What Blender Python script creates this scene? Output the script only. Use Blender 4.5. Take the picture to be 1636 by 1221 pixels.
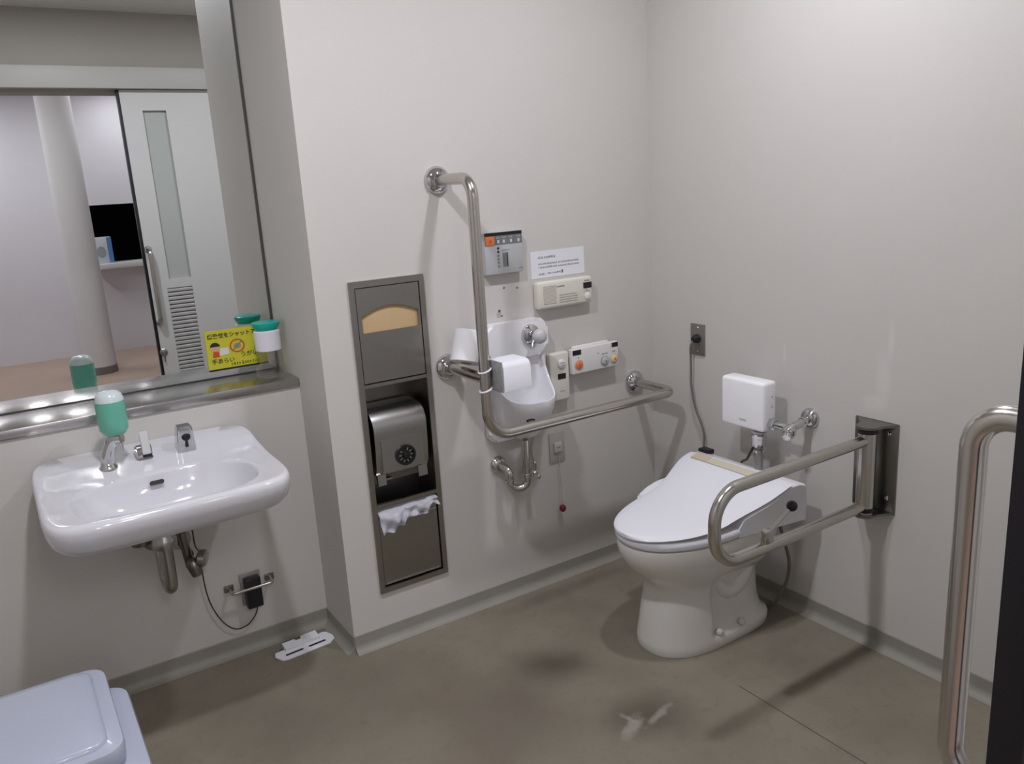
import bpy, bmesh, math, random
from mathutils import Vector, Matrix
random.seed(7)
R = math.radians
scene = bpy.context.scene
for o in list(bpy.data.objects):
    bpy.data.objects.remove(o)
COL = scene.collection

# ------------------------------------------------------------------ camera
CAM = Vector((-2.24589, -2.47094, 1.5525))
YAW, PITCH, ROLL, FPX = 0.56198158, -0.23951689, -0.06064649, 1308.67
fw = Vector((math.sin(YAW)*math.cos(PITCH), math.cos(YAW)*math.cos(PITCH), math.sin(PITCH)))
rt = Vector((math.cos(YAW), -math.sin(YAW), 0))
up = rt.cross(fw)
c_, s_ = math.cos(ROLL), math.sin(ROLL)
rt2, up2 = c_*rt + s_*up, -s_*rt + c_*up
cd = bpy.data.cameras.new('camera')
cam = bpy.data.objects.new('camera', cd)
COL.objects.link(cam)
m = Matrix((rt2, up2, -fw)).transposed().to_4x4()
m.translation = CAM
cam.matrix_world = m
cd.sensor_fit = 'HORIZONTAL'
cd.sensor_width = 36.0
cd.lens = 36.0*FPX/1636.0
cd.clip_start = 0.02
scene.camera = cam

# ------------------------------------------------------------------ world, exposure
w = bpy.data.worlds.new('world')
scene.world = w
w.use_nodes = True
w.node_tree.nodes['Background'].inputs[0].default_value = (0.55, 0.6, 0.7, 1)
w.node_tree.nodes['Background'].inputs[1].default_value = 0.02
scene.view_settings.view_transform = 'Standard'
scene.view_settings.look = 'None'
scene.view_settings.exposure = 0.0
scene.view_settings.gamma = 1.0
scene.view_settings.use_curve_mapping = False

# ceiling lamps of the room: (x, y, watts); HALL holds the hallway's lamps, its far pair added as fill
LAMPS = [(-0.66, -0.98, 12.6), (-1.84, -0.98, 19.6)]
LAMP_COL = (0.975, 0.99, 1.07)
HALL = [(-2.11, -3.75, 7.5), (-1.77, -3.75, 7.5), (-2.60, -5.80, 18.0), (-0.75, -5.55, 9.0)]
HALL_COL = (1.0, 0.97, 1.0)
CEIL = 2.65

# ------------------------------------------------------------------ materials
MATS = {}
def mat(name, col, rough=0.5, metal=0.0, spec=0.5, bump=0.0, bscale=200.0, var=0.0, vscale=6.0, coat=0.0, trans=0.0, ior=1.45):
    if name in MATS: return MATS[name]
    M = bpy.data.materials.new(name); M.use_nodes = True
    nt = M.node_tree; b = nt.nodes['Principled BSDF']
    b.inputs['Base Color'].default_value = (*col, 1)
    b.inputs['Roughness'].default_value = rough
    b.inputs['Metallic'].default_value = metal
    b.inputs['Specular IOR Level'].default_value = spec
    b.inputs['Coat Weight'].default_value = coat
    b.inputs['Transmission Weight'].default_value = trans
    b.inputs['IOR'].default_value = ior
    if var or bump:
        tc = nt.nodes.new('ShaderNodeNewGeometry')
    if var:
        n = nt.nodes.new('ShaderNodeTexNoise'); n.inputs['Scale'].default_value = vscale; n.inputs['Detail'].default_value = 5
        nt.links.new(tc.outputs['Position'], n.inputs['Vector'])
        mx = nt.nodes.new('ShaderNodeMix'); mx.data_type = 'RGBA'
        mx.inputs[6].default_value = (*[c*(1-var) for c in col], 1)
        mx.inputs[7].default_value = (*[min(1, c*(1+var)) for c in col], 1)
        nt.links.new(n.outputs['Fac'], mx.inputs[0]); nt.links.new(mx.outputs[2], b.inputs['Base Color'])
    if bump:
        n2 = nt.nodes.new('ShaderNodeTexNoise'); n2.inputs['Scale'].default_value = bscale; n2.inputs['Detail'].default_value = 2
        nt.links.new(tc.outputs['Position'], n2.inputs['Vector'])
        bp = nt.nodes.new('ShaderNodeBump'); bp.inputs['Strength'].default_value = bump; bp.inputs['Distance'].default_value = 0.002
        nt.links.new(n2.outputs['Fac'], bp.inputs['Height']); nt.links.new(bp.outputs['Normal'], b.inputs['Normal'])
    MATS[name] = M
    return M
def emis(name, col, strength):
    M = bpy.data.materials.new(name); M.use_nodes = True
    nt = M.node_tree; nt.nodes.clear()
    e = nt.nodes.new('ShaderNodeEmission'); o = nt.nodes.new('ShaderNodeOutputMaterial')
    e.inputs[0].default_value = (*col, 1); e.inputs[1].default_value = strength
    nt.links.new(e.outputs[0], o.inputs[0]); MATS[name] = M
    return M
def brushed(name, col, rough, axis):
    """brushed stainless: highlights drawn out across the brushing direction"""
    M = mat(name, col, rough, 1.0, var=0.05, vscale=30)
    nt = M.node_tree; b = nt.nodes['Principled BSDF']
    tg = nt.nodes.new('ShaderNodeTangent'); tg.direction_type = 'RADIAL'; tg.axis = 'XYZ'[axis]
    b.inputs['Anisotropic'].default_value = 0.75
    nt.links.new(tg.outputs[0], b.inputs['Tangent'])
    return M

WALL = mat('wall_paint', (0.605, 0.578, 0.545), 0.55, spec=0.3, bump=0.12, bscale=350, var=0.03, vscale=3.0)
CEILM = mat('ceiling_board', (0.72, 0.71, 0.69), 0.8, var=0.02)
COVE = mat('vinyl_upturn', (0.29, 0.275, 0.24), 0.5, var=0.10, vscale=9)
CER = mat('white_ceramic', (0.66, 0.65, 0.685), 0.10, spec=0.55, coat=0.4)
CERH = mat('white_ceramic_hand_basin', (0.84, 0.83, 0.86), 0.10, spec=0.55, coat=0.4)
CERW = mat('white_ceramic_toilet', (0.76, 0.74, 0.70), 0.12, spec=0.55, coat=0.4)
PLW = mat('white_plastic', (0.81, 0.805, 0.85), 0.22)
PLB = mat('bright_white_plastic', (0.95, 0.935, 0.96), 0.25)
PLC = mat('cream_plastic', (0.72, 0.68, 0.61), 0.35)
PLP = mat('pale_plastic', (0.76, 0.735, 0.72), 0.35)
CHR = mat('chrome', (0.62, 0.62, 0.63), 0.07, 1.0)
CHRD = mat('dull_chrome', (0.42, 0.41, 0.39), 0.28, 1.0)
STL = mat('polished_stainless', (0.56, 0.535, 0.50), 0.20, 1.0)
STLX = brushed('brushed_stainless_horizontal', (0.50, 0.49, 0.48), 0.22, 0)
STLZ = brushed('brushed_stainless', (0.40, 0.385, 0.36), 0.30, 2)
STLD = mat('dark_stainless', (0.24, 0.23, 0.21), 0.32, 1.0)
BLK = mat('black_plastic', (0.012, 0.011, 0.012), 0.35)
DRK = mat('dark_void', (0.006, 0.006, 0.007), 0.8)
GRY = mat('grey_plastic', (0.33, 0.34, 0.35), 0.45)
LGR = mat('light_grey_plastic', (0.47, 0.48, 0.49), 0.4)
INK = mat('printed_ink', (0.03, 0.03, 0.035), 0.7)
INKG = mat('printed_grey_ink', (0.22, 0.22, 0.23), 0.7)
ORG = mat('orange_plastic', (0.80, 0.22, 0.06), 0.4)
YLW = mat('pale_yellow_plastic', (0.80, 0.58, 0.30), 0.4)
RED = mat('red_plastic', (0.20, 0.02, 0.03), 0.35)
PAP = mat('white_paper', (0.78, 0.78, 0.82), 0.8)
TIS = mat('tissue_paper', (0.82, 0.81, 0.83), 0.9, bump=0.3, bscale=120)
TAN = mat('tan_paper', (0.52, 0.37, 0.20), 0.8, var=0.06, vscale=40)
SGN = mat('yellow_card', (0.66, 0.62, 0.04), 0.5)
DOORM = mat('door_paint', (0.60, 0.595, 0.59), 0.4, var=0.02)
PANE = mat('frosted_pane', (0.44, 0.46, 0.44), 0.3)
BIN = mat('pale_blue_grey_plastic', (0.43, 0.455, 0.55), 0.25, coat=0.2)
SOAP = mat('green_soap', (0.15, 0.47, 0.36), 0.15, coat=0.3)
SOAP.node_tree.nodes['Principled BSDF'].inputs['Subsurface Weight'].default_value = 0.6
SOAP.node_tree.nodes['Principled BSDF'].inputs['Subsurface Scale'].default_value = 0.04
BOT = mat('translucent_bottle', (0.62, 0.70, 0.70), 0.2, coat=0.3)
TEAL = mat('teal_cap', (0.004, 0.42, 0.34), 0.3)
def clear_mat():
    M = bpy.data.materials.new('clear_plastic'); M.use_nodes = True
    nt = M.node_tree; nt.nodes.clear()
    o = nt.nodes.new('ShaderNodeOutputMaterial'); t = nt.nodes.new('ShaderNodeBsdfTransparent'); g = nt.nodes.new('ShaderNodeBsdfGlossy')
    t.inputs[0].default_value = (0.97, 0.975, 0.97, 1); g.inputs['Roughness'].default_value = 0.05
    fr = nt.nodes.new('ShaderNodeLayerWeight'); fr.inputs[0].default_value = 0.5
    ma = nt.nodes.new('ShaderNodeMath'); ma.operation = 'MULTIPLY_ADD'; ma.inputs[1].default_value = 0.45; ma.inputs[2].default_value = 0.05
    d = nt.nodes.new('ShaderNodeBsdfTranslucent'); d.inputs[0].default_value = (0.8, 0.8, 0.8, 1)
    ad = nt.nodes.new('ShaderNodeMixShader'); ad.inputs[0].default_value = 0.55
    nt.links.new(g.outputs[0], ad.inputs[1]); nt.links.new(d.outputs[0], ad.inputs[2])
    mx = nt.nodes.new('ShaderNodeMixShader')
    nt.links.new(fr.outputs['Facing'], ma.inputs[0]); nt.links.new(ma.outputs[0], mx.inputs[0]); nt.links.new(t.outputs[0], mx.inputs[1]); nt.links.new(ad.outputs[0], mx.inputs[2]); nt.links.new(mx.outputs[0], o.inputs[0])
    return M
CLR = clear_mat()
BAG = mat('white_bag_film', (0.86, 0.86, 0.92), 0.3)
CORDM = mat('grey_cord', (0.16, 0.155, 0.15), 0.5)
CORDB = mat('dark_cord', (0.04, 0.035, 0.03), 0.5)
HWALL = mat('hall_wall_paint', (0.74, 0.735, 0.80), 0.6, var=0.02)
HFLOOR = mat('hall_floor_vinyl', (0.40, 0.305, 0.245), 0.45, var=0.06)
COLM = mat('hall_column_paint', (0.72, 0.72, 0.74), 0.6)
SKIN = mat('printed_skin', (0.72, 0.42, 0.30), 0.6)
REDP = mat('printed_red', (0.70, 0.08, 0.04), 0.6)
BLUEP = mat('printed_blue', (0.10, 0.25, 0.55), 0.5)
GLASSM = mat('mirror_silver', (0.80, 0.815, 0.80), 0.0, 1.0)

def floor_material():
    M = bpy.data.materials.new('floor_vinyl'); M.use_nodes = True
    nt = M.node_tree; b = nt.nodes['Principled BSDF']; L = nt.links
    g = nt.nodes.new('ShaderNodeNewGeometry')
    n1 = nt.nodes.new('ShaderNodeTexNoise'); n1.inputs['Scale'].default_value = 2.2; n1.inputs['Detail'].default_value = 7; n1.inputs['Roughness'].default_value = 0.6
    L.new(g.outputs['Position'], n1.inputs['Vector'])
    r = nt.nodes.new('ShaderNodeValToRGB')
    r.color_ramp.elements[0].position = 0.3; r.color_ramp.elements[0].color = (0.19, 0.163, 0.125, 1)
    r.color_ramp.elements[1].position = 0.75; r.color_ramp.elements[1].color = (0.285, 0.257, 0.20, 1)
    L.new(n1.outputs['Fac'], r.inputs['Fac'])
    col = r.outputs['Color']
    def blob(cx, cy, rx, ry, rot, target, amount, col, edge=0.5, ns=7.0, na=0.5):
        sep = nt.nodes.new('ShaderNodeMapping'); sep.vector_type = 'TEXTURE'
        sep.inputs['Location'].default_value = (cx, cy, 0); sep.inputs['Rotation'].default_value = (0, 0, rot); sep.inputs['Scale'].default_value = (rx, ry, 1)
        L.new(g.outputs['Position'], sep.inputs[0])
        ln = nt.nodes.new('ShaderNodeVectorMath'); ln.operation = 'LENGTH'
        L.new(sep.outputs[0], ln.inputs[0])
        nn = nt.nodes.new('ShaderNodeTexNoise'); nn.inputs['Scale'].default_value = ns; nn.inputs['Detail'].default_value = 5
        L.new(g.outputs['Position'], nn.inputs['Vector'])
        ma = nt.nodes.new('ShaderNodeMath'); ma.operation = 'MULTIPLY_ADD'; ma.inputs[1].default_value = na; L.new(nn.outputs['Fac'], ma.inputs[0]); L.new(ln.outputs['Value'], ma.inputs[2])
        mr = nt.nodes.new('ShaderNodeMapRange'); mr.interpolation_type = 'SMOOTHSTEP'
        mr.inputs[1].default_value = 1.0+na*0.5; mr.inputs[2].default_value = 1.0+na*0.5-edge-0.3; mr.inputs[3].default_value = 0; mr.inputs[4].default_value = amount
        L.new(ma.outputs[0], mr.inputs[0])
        mx = nt.nodes.new('ShaderNodeMix'); mx.data_type = 'RGBA'
        L.new(mr.outputs[0], mx.inputs[0]); L.new(col, mx.inputs[6]); mx.inputs[7].default_value = (*target, 1)
        return mx.outputs[2]
    dk = (0.085, 0.066, 0.05)
    col = blob(-0.90, -0.48, 0.24, 0.15, -0.55, dk, 0.85, col, edge=0.8)
    col = blob(-0.83, -0.87, 0.20, 0.16, -0.3, dk, 0.75, col, edge=0.7)
    col = blob(-1.45, -0.30, 0.75, 0.45, -0.2, dk, 0.30, col, ns=3)
    col = blob(-1.15, -0.62, 0.36, 0.26, 0.2, dk, 0.28, col, ns=4)
    col = blob(-1.20, -0.80, 0.40, 0.24, 0.1, dk, 0.26, col, ns=4)
    col = blob(-0.90, -0.875, 0.085, 0.030, 0.55, (0.40, 0.38, 0.33), 0.55, col, ns=30, na=1.4)
    col = blob(-0.80, -0.882, 0.085, 0.018, 0.30, (0.40, 0.38, 0.33), 0.50, col, ns=30, na=1.2)
    col = blob(-0.885, -0.845, 0.014, 0.045, 0.3, (0.40, 0.38, 0.33), 0.50, col, ns=30, na=1.2)
    col = blob(-0.56, -0.10, 0.4, 0.06, 0.0, dk, 0.35, col, ns=9)
    # fine scuffs
    n3 = nt.nodes.new('ShaderNodeTexNoise'); n3.inputs['Scale'].default_value = 26; n3.inputs['Detail'].default_value = 6; n3.inputs['Roughness'].default_value = 0.7
    L.new(g.outputs['Position'], n3.inputs['Vector'])
    mr = nt.nodes.new('ShaderNodeMapRange'); mr.inputs[1].default_value = 0.54; mr.inputs[2].default_value = 0.75; mr.inputs[3].default_value = 0; mr.inputs[4].default_value = 0.40
    L.new(n3.outputs['Fac'], mr.inputs[0])
    mx = nt.nodes.new('ShaderNodeMix'); mx.data_type = 'RGBA'
    L.new(mr.outputs[0], mx.inputs[0]); L.new(col, mx.inputs[6]); mx.inputs[7].default_value = (0.12, 0.10, 0.08, 1)
    L.new(mx.outputs[2], b.inputs['Base Color'])
    b.inputs['Roughness'].default_value = 0.5; b.inputs['Specular IOR Level'].default_value = 0.3
    return M
FLOORM = floor_material()

def wall_right_material():
    """the right wall's paint with a few pale touched-up marks"""
    M = WALL.copy(); M.name = 'wall_paint_touched_up'
    nt = M.node_tree; b = nt.nodes['Principled BSDF']; L = nt.links
    src = b.inputs['Base Color'].links[0].from_socket
    g = nt.nodes.new('ShaderNodeNewGeometry')
    col = src
    for (y, z, ry, rz, a) in ((-1.03, 0.90, 0.03, 0.10, 0.28), (-1.05, 1.02, 0.012, 0.07, 0.28), (-0.66, 0.93, 0.007, 0.045, 0.3), (-1.0, 0.82, 0.05, 0.03, 0.25)):
        mp = nt.nodes.new('ShaderNodeMapping'); mp.vector_type = 'TEXTURE'
        mp.inputs['Location'].default_value = (0, y, z); mp.inputs['Scale'].default_value = (1, ry, rz)
        L.new(g.outputs['Position'], mp.inputs[0])
        ln = nt.nodes.new('ShaderNodeVectorMath'); ln.operation = 'LENGTH'; L.new(mp.outputs[0], ln.inputs[0])
        mr = nt.nodes.new('ShaderNodeMapRange'); mr.interpolation_type = 'SMOOTHSTEP'
        mr.inputs[1].default_value = 1.2; mr.inputs[2].default_value = 0.3; mr.inputs[3].default_value = 0; mr.inputs[4].default_value = a
        L.new(ln.outputs['Value'], mr.inputs[0])
        mx = nt.nodes.new('ShaderNodeMix'); mx.data_type = 'RGBA'
        L.new(mr.outputs[0], mx.inputs[0]); L.new(col, mx.inputs[6]); mx.inputs[7].default_value = (0.78, 0.75, 0.73, 1)
        col = mx.outputs[2]
    L.new(col, b.inputs['Base Color'])
    return M
WALLR = wall_right_material()

# ------------------------------------------------------------------ mesh helpers (all work in world coordinates)
def V(*a): return Vector(a)
def new_bm(): return bmesh.new()
def link(name, me, material, parent=None, smooth=40):
    if material:
        if isinstance(material, (list, tuple)):
            for q in material: me.materials.append(q)
        else: me.materials.append(material)
    if smooth:
        for p in me.polygons: p.use_smooth = True
        me.set_sharp_from_angle(angle=R(smooth))
    o = bpy.data.objects.new(name, me); COL.objects.link(o)
    if parent is not None:
        off = world_loc(parent)
        me.transform(Matrix.Translation(-off)); o.parent = parent
    else:
        xs = [v.co for v in me.vertices]
        if xs:
            lo = V(*[min(v[i] for v in xs) for i in range(3)]); hi = V(*[max(v[i] for v in xs) for i in range(3)])
            org = V((lo.x+hi.x)/2, (lo.y+hi.y)/2, lo.z)
            me.transform(Matrix.Translation(-org)); o.location = org
    return o
def world_loc(o):
    l = Vector(o.location)
    while o.parent: o = o.parent; l += Vector(o.location)
    return l
def fin(name, bm, material, parent=None, smooth=40):
    bmesh.ops.recalc_face_normals(bm, faces=bm.faces)
    me = bpy.data.meshes.new(name); bm.to_mesh(me); bm.free()
    o = link(name, me, material, parent, smooth)
    if name in ('tiny_print', 'dark_print', 'instruction_print', 'print', 'small_print', 'button_print', 'cap_print', 'key_icon'): o['kind'] = 'stuff'
    return o
def thing(name, label, cat, loc, group=None):
    o = bpy.data.objects.new(name, None); COL.objects.link(o)
    o.empty_display_size = 0.05
    o.location = loc; o['label'] = label; o['category'] = cat
    if group: o['group'] = group
    return o
def tag(o, label, cat, group=None):
    o['label'] = label; o['category'] = cat
    if group: o['group'] = group
    return o
def struct(o, label=None):
    o['kind'] = 'structure'
    if label: o['label'] = label
    return o
def shift(t, dx, dy, dz):
    t.location = Vector(t.location) + V(dx, dy, dz)
def box(bm, lo, hi, bev=0.0, seg=2):
    r = bmesh.ops.create_cube(bm, size=1.0)
    vs = r['verts']
    c = [(a+b)/2 for a, b in zip(lo, hi)]; s = [abs(b-a) for a, b in zip(lo, hi)]
    for v in vs: v.co = V(*[c[i]+v.co[i]*s[i] for i in range(3)])
    if bev:
        es = list({e for v in vs for e in v.link_edges})
        r2 = bmesh.ops.bevel(bm, geom=es, offset=bev, segments=seg, affect='EDGES', profile=0.5)
        vs = list({v for f in r2['faces'] for v in f.verts} | {v for v in vs if v.is_valid})
    return vs
def xform(bm, vs, M):
    for v in vs:
        if v.is_valid: v.co = M @ v.co
def frame_of(d):
    d = Vector(d).normalized()
    a = V(0, 0, 1) if abs(d.z) < 0.9 else V(1, 0, 0)
    u = d.cross(a).normalized(); v = d.cross(u).normalized()
    return u, v, d
def loft(bm, rings, cap0=True, cap1=True, closed=True):
    vr = [[bm.verts.new(p) for p in r] for r in rings]
    n = len(rings[0])
    for a, b in zip(vr, vr[1:]):
        for i in range(n if closed else n-1):
            j = (i+1) % n
            try: bm.faces.new((a[i], a[j], b[j], b[i]))
            except ValueError: pass
    if cap0: bm.faces.new(vr[0])
    if cap1: bm.faces.new(list(reversed(vr[-1])))
    return vr
def lathe(bm, prof, org, axis, n=32):
    """prof: (radius, height along axis)"""
    u, v, d = frame_of(axis); org = Vector(org)
    rings = [[org + d*h + (u*math.cos(2*math.pi*i/n) + v*math.sin(2*math.pi*i/n))*max(r, 1e-5) for i in range(n)] for r, h in prof]
    return loft(bm, rings)
def cyl(bm, a, b, r, n=24, r2=None):
    a, b = Vector(a), Vector(b)
    return lathe(bm, [(r, 0), (r if r2 is None else r2, (b-a).length)], a, b-a, n)
def fillet(pts, rad, n=10):
    pts = [Vector(p) for p in pts]
    if not isinstance(rad, (list, tuple)): rad = [rad]*(len(pts)-2)
    out = [pts[0]]
    for k in range(1, len(pts)-1):
        p, a, b = pts[k], (pts[k-1]-pts[k]).normalized(), (pts[k+1]-pts[k]).normalized()
        ang = a.angle(b); t = rad[k-1]/math.tan(ang/2)
        c = p + (a+b).normalized()*rad[k-1]/math.sin(ang/2)
        s, e = p+a*t-c, p+b*t-c
        tot = s.angle(e)
        for i in range(n+1):
            f = i/n
            out.append(c + (s*math.sin((1-f)*tot) + e*math.sin(f*tot))/math.sin(tot))
    out.append(pts[-1])
    return out
def tube(bm, path, r, n=16, radii=None):
    path = [Vector(p) for p in path]
    t0 = (path[1]-path[0]).normalized(); u, v, _ = frame_of(t0)
    rings = []; pt = t0
    for i, p in enumerate(path):
        t = (path[min(i+1, len(path)-1)]-path[max(i-1, 0)]).normalized()
        q = pt.rotation_difference(t); u = q @ u; v = q @ v; pt = t
        rr = radii[i] if radii else r
        rings.append([p + (u*math.cos(2*math.pi*k/n)+v*math.sin(2*math.pi*k/n))*rr for k in range(n)])
    return loft(bm, rings)
def spline(pts, n=8):
    pts = [Vector(p) for p in pts]; P = [pts[0]*2-pts[1]] + pts + [pts[-1]*2-pts[-2]]
    out = []
    for i in range(1, len(P)-2):
        a, b, c, d = P[i-1:i+3]
        for k in range(n):
            t = k/n
            out.append(0.5*((2*b)+(c-a)*t+(2*a-5*b+4*c-d)*t*t+(3*b-a-3*c+d)*t**3))
    out.append(pts[-1]); return out
def prism(bm, poly, axis, a, b):
    """poly: 2D points in the two other axes (in order), extruded along axis from a to b"""
    ax = 'xyz'.index(axis); oth = [i for i in range(3) if i != ax]
    def mk(p, h):
        v = [0, 0, 0]; v[ax] = h; v[oth[0]] = p[0]; v[oth[1]] = p[1]; return bm.verts.new(v)
    A = [mk(p, a) for p in poly]; B = [mk(p, b) for p in poly]
    bm.faces.new(A); bm.faces.new(list(reversed(B)))
    n = len(poly)
    for i in range(n): bm.faces.new((A[i], A[(i+1) % n], B[(i+1) % n], B[i]))
    return A+B
def plate_hole(bm, outer, holes, axis, a, b):
    ax = 'xyz'.index(axis); oth = [i for i in range(3) if i != ax]
    def mk(p, h):
        v = [0, 0, 0]; v[ax] = h; v[oth[0]] = p[0]; v[oth[1]] = p[1]; return bm.verts.new(v)
    loops = [outer]+holes; lv = []
    for h in (a, b):
        es = []; cur = []
        for lp in loops:
            vs = [mk(p, h) for p in lp]; cur.append(vs)
            for i in range(len(vs)): es.append(bm.edges.new((vs[i], vs[(i+1) % len(vs)])))
        bmesh.ops.triangle_fill(bm, use_beauty=True, use_dissolve=False, edges=es)
        lv.append(cur)
    for A, B in zip(*lv):
        for i in range(len(A)):
            j = (i+1) % len(A)
            bm.faces.new((A[i], A[j], B[j], B[i]))
def rrect(cx, cy, hx, hy, r, n=6):
    out = []
    for (sx, sy, a0) in ((1, 1, 0), (-1, 1, 90), (-1, -1, 180), (1, -1, 270)):
        for k in range(n+1):
            a = R(a0+90*k/n)
            out.append((cx+sx*(hx-r)+r*math.cos(a), cy+sy*(hy-r)+r*math.sin(a)))
    return out
def ellipse(cx, cy, rx, ry, n=24): return [(cx+rx*math.cos(2*math.pi*i/n), cy+ry*math.sin(2*math.pi*i/n)) for i in range(n)]
def smooth01(t): t = max(0, min(1, t)); return t*t*(3-2*t)
def text_mesh(name, body, size, M, material, parent, bold=0.0, align='LEFT'):
    cu = bpy.data.curves.new(name, 'FONT'); cu.body = body; cu.size = size; cu.extrude = 0.0002; cu.offset = bold; cu.align_x = align; cu.resolution_u = 3
    to = bpy.data.objects.new(name, cu); COL.objects.link(to)
    dg = bpy.context.evaluated_depsgraph_get(); dg.update()
    me = bpy.data.meshes.new_from_object(to.evaluated_get(dg))
    bpy.data.objects.remove(to); bpy.data.curves.remove(cu)
    me.transform(M); me.name = name; me.materials.clear()
    return link(name, me, material, parent, smooth=0)
def wall_frame_back(x, y, z):
    """text on a wall that faces -y: letters run along +x, up is +z"""
    return Matrix(((1, 0, 0, x), (0, 0, -1, y), (0, 1, 0, z), (0, 0, 0, 1)))
def marks(bm, x0, x1, z, h, y, dens=1.0, seed=1):
    """a line of print too small to read: short strokes"""
    rnd = random.Random(seed); x = x0
    while x < x1:
        wd = h*rnd.uniform(0.35, 0.8)
        for k in range(rnd.choice((2, 3))):
            zz = z + (k-1)*h*0.33 + rnd.uniform(-0.1, 0.1)*h
            box(bm, (x, y-0.0004, zz-h*0.08), (x+wd*rnd.uniform(0.6, 1), y, zz+h*0.08))
        box(bm, (x+wd*0.4, y-0.0004, z-h*0.42), (x+wd*0.4+h*0.14, y, z+h*0.42))
        x += wd + h*(0.18 if rnd.random() < dens else 0.6)

# ================================================================== THE ROOM SHELL
XJ = -1.395          # front corner of the alcove
D1 = 0.262           # wall under the ledge
D2 = 0.477           # mirror plane
XL = -2.78           # left wall
YD = -2.115          # room face of the door wall
SH = 0.940           # top of the steel ledge

bm = new_bm(); box(bm, (XL-0.1, YD-0.2, -0.1), (0.1, 0.75, 0.0))
FL = struct(fin('floor', bm, FLOORM, smooth=0), 'worn grey-beige vinyl floor with dark stains')
bm = new_bm(); box(bm, (-0.5165, -2.1, -0.0005), (-0.5140, -0.93, 0.0006)); fin('floor_seam', bm, mat('seam_line', (0.07, 0.065, 0.055), 0.7), FL, 0)
bm = new_bm(); box(bm, (XL-0.1, YD-0.2, CEIL), (0.1, 0.75, CEIL+0.1)); struct(fin('ceiling', bm, CEILM, smooth=0))
# back wall with the niche for the towel cabinet
HX0, HX1, HZ0, HZ1 = -1.272, -1.030, 0.200, 1.262
bm = new_bm()
plate_hole(bm, [(XJ, 0), (0.1, 0), (0.1, CEIL), (XJ, CEIL)], [[(HX0, HZ0), (HX1, HZ0), (HX1, HZ1), (HX0, HZ1)]], 'y', 0.0, 0.20)
box(bm, (XJ, 0.20, 0), (0.1, 0.75, CEIL))
WB = struct(fin('wall_back', bm, WALL, smooth=0), 'off-white painted wall behind the grab bar')
bm = new_bm(); box(bm, (0, YD-0.2, 0), (0.12, 0.0, CEIL)); WR = struct(fin('wall_right', bm, WALLR, smooth=0), 'off-white painted wall behind the toilet')
bm = new_bm(); box(bm, (XL, D1, 0), (XJ, 0.75, SH-0.03)); WA = struct(fin('wall_alcove_lower', bm, WALL, smooth=0))
bm = new_bm(); box(bm, (XL, D2+0.012, SH-0.03), (XJ, 0.75, CEIL)); struct(fin('wall_alcove_upper', bm, WALL, smooth=0))
bm = new_bm(); box(bm, (XL-0.1, YD-0.2, 0), (XL, 0.75, CEIL)); struct(fin('wall_left', bm, WALL, smooth=0))
# door wall with the opening
OX0, OX1, OZ = -2.66, -1.30, 2.20
bm = new_bm()
plate_hole(bm, [(XL, 0), (OX0, 0), (OX0, OZ), (OX1, OZ), (OX1, 0), (0, 0), (0, CEIL), (XL, CEIL)], [], 'y', YD-0.16, YD)
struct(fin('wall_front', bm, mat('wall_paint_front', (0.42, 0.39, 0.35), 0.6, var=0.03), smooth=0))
bm = new_bm(); box(bm, (XL, YD, 2.215), (0, YD+0.085, 2.335), 0.003); struct(fin('trim_1', bm, mat('trim_paint', (0.47, 0.455, 0.43), 0.5), smooth=30))
# coved vinyl upturn along the walls
def cove(name, a, b, nrm):
    """a->b along the floor line, nrm points into the room"""
    a, b, nrm = Vector(a), Vector(b), Vector(nrm)
    prof = [(0, 0), (0.030, 0), (0.030, 0.0008)] + [(0.030-0.026*math.sin(R(t)), 0.0008+0.027*(1-math.cos(R(t)))) for t in (25, 50, 75, 90)] + [(0.004, 0.060), (0.0025, 0.062), (0, 0.062)]
    bm = new_bm()
    loft(bm, [[p+nrm*u+V(0, 0, z) for u, z in prof] for p in (a, b)])
    return struct(fin(name, bm, COVE, smooth=30))
cove('baseboard_back', (XJ, 0, 0), (0, 0, 0), (0, -1, 0))
cove('baseboard_right', (0, 0, 0), (0, YD, 0), (-1, 0, 0))
cove('baseboard_jamb', (XJ, D1, 0), (XJ, 0, 0), (-1, 0, 0))
cove('baseboard_alcove', (XL, D1, 0), (XJ, D1, 0), (0, -1, 0))
cove('baseboard_left', (XL, YD, 0), (XL, D1, 0), (1, 0, 0))

# ------------------------------------------------------------------ hallway seen in the mirror
HY = -6.45; HC = 2.80
bm = new_bm(); box(bm, (-5.0, HY-1.4, -0.1), (2.5, YD-0.2, 0.0)); struct(fin('floor_hallway', bm, HFLOOR, smooth=0))
bm = new_bm(); box(bm, (-5.0, HY-1.4, HC), (2.5, YD-0.16, HC+0.1)); struct(fin('ceiling_hallway', bm, CEILM, smooth=0))
bm = new_bm(); plate_hole(bm, [(-5.0, 0), (2.5, 0), (2.5, HC), (-5.0, HC)], [[(-1.24, 0.898), (-0.15, 0.898), (-0.15, 1.57), (-1.24, 1.57)]], 'y', HY-0.15, HY)
struct(fin('wall_hallway_far', bm, HWALL, smooth=0))
bm = new_bm(); box(bm, (-5.1, HY-1.4, 0), (-5.0, YD-0.16, HC)); struct(fin('wall_hallway_left', bm, HWALL, smooth=0))
bm = new_bm(); box(bm, (2.5, HY-1.4, 0), (2.6, YD-0.16, HC)); struct(fin('wall_hallway_right', bm, HWALL, smooth=0))
bm = new_bm(); box(bm, (-5.0, YD-0.18, CEIL), (2.5, YD-0.1, HC)); box(bm, (-5.0, YD-0.18, 0), (XL, YD-0.1, CEIL)); box(bm, (0.1, YD-0.18, 0), (2.5, YD-0.1, CEIL))
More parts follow.
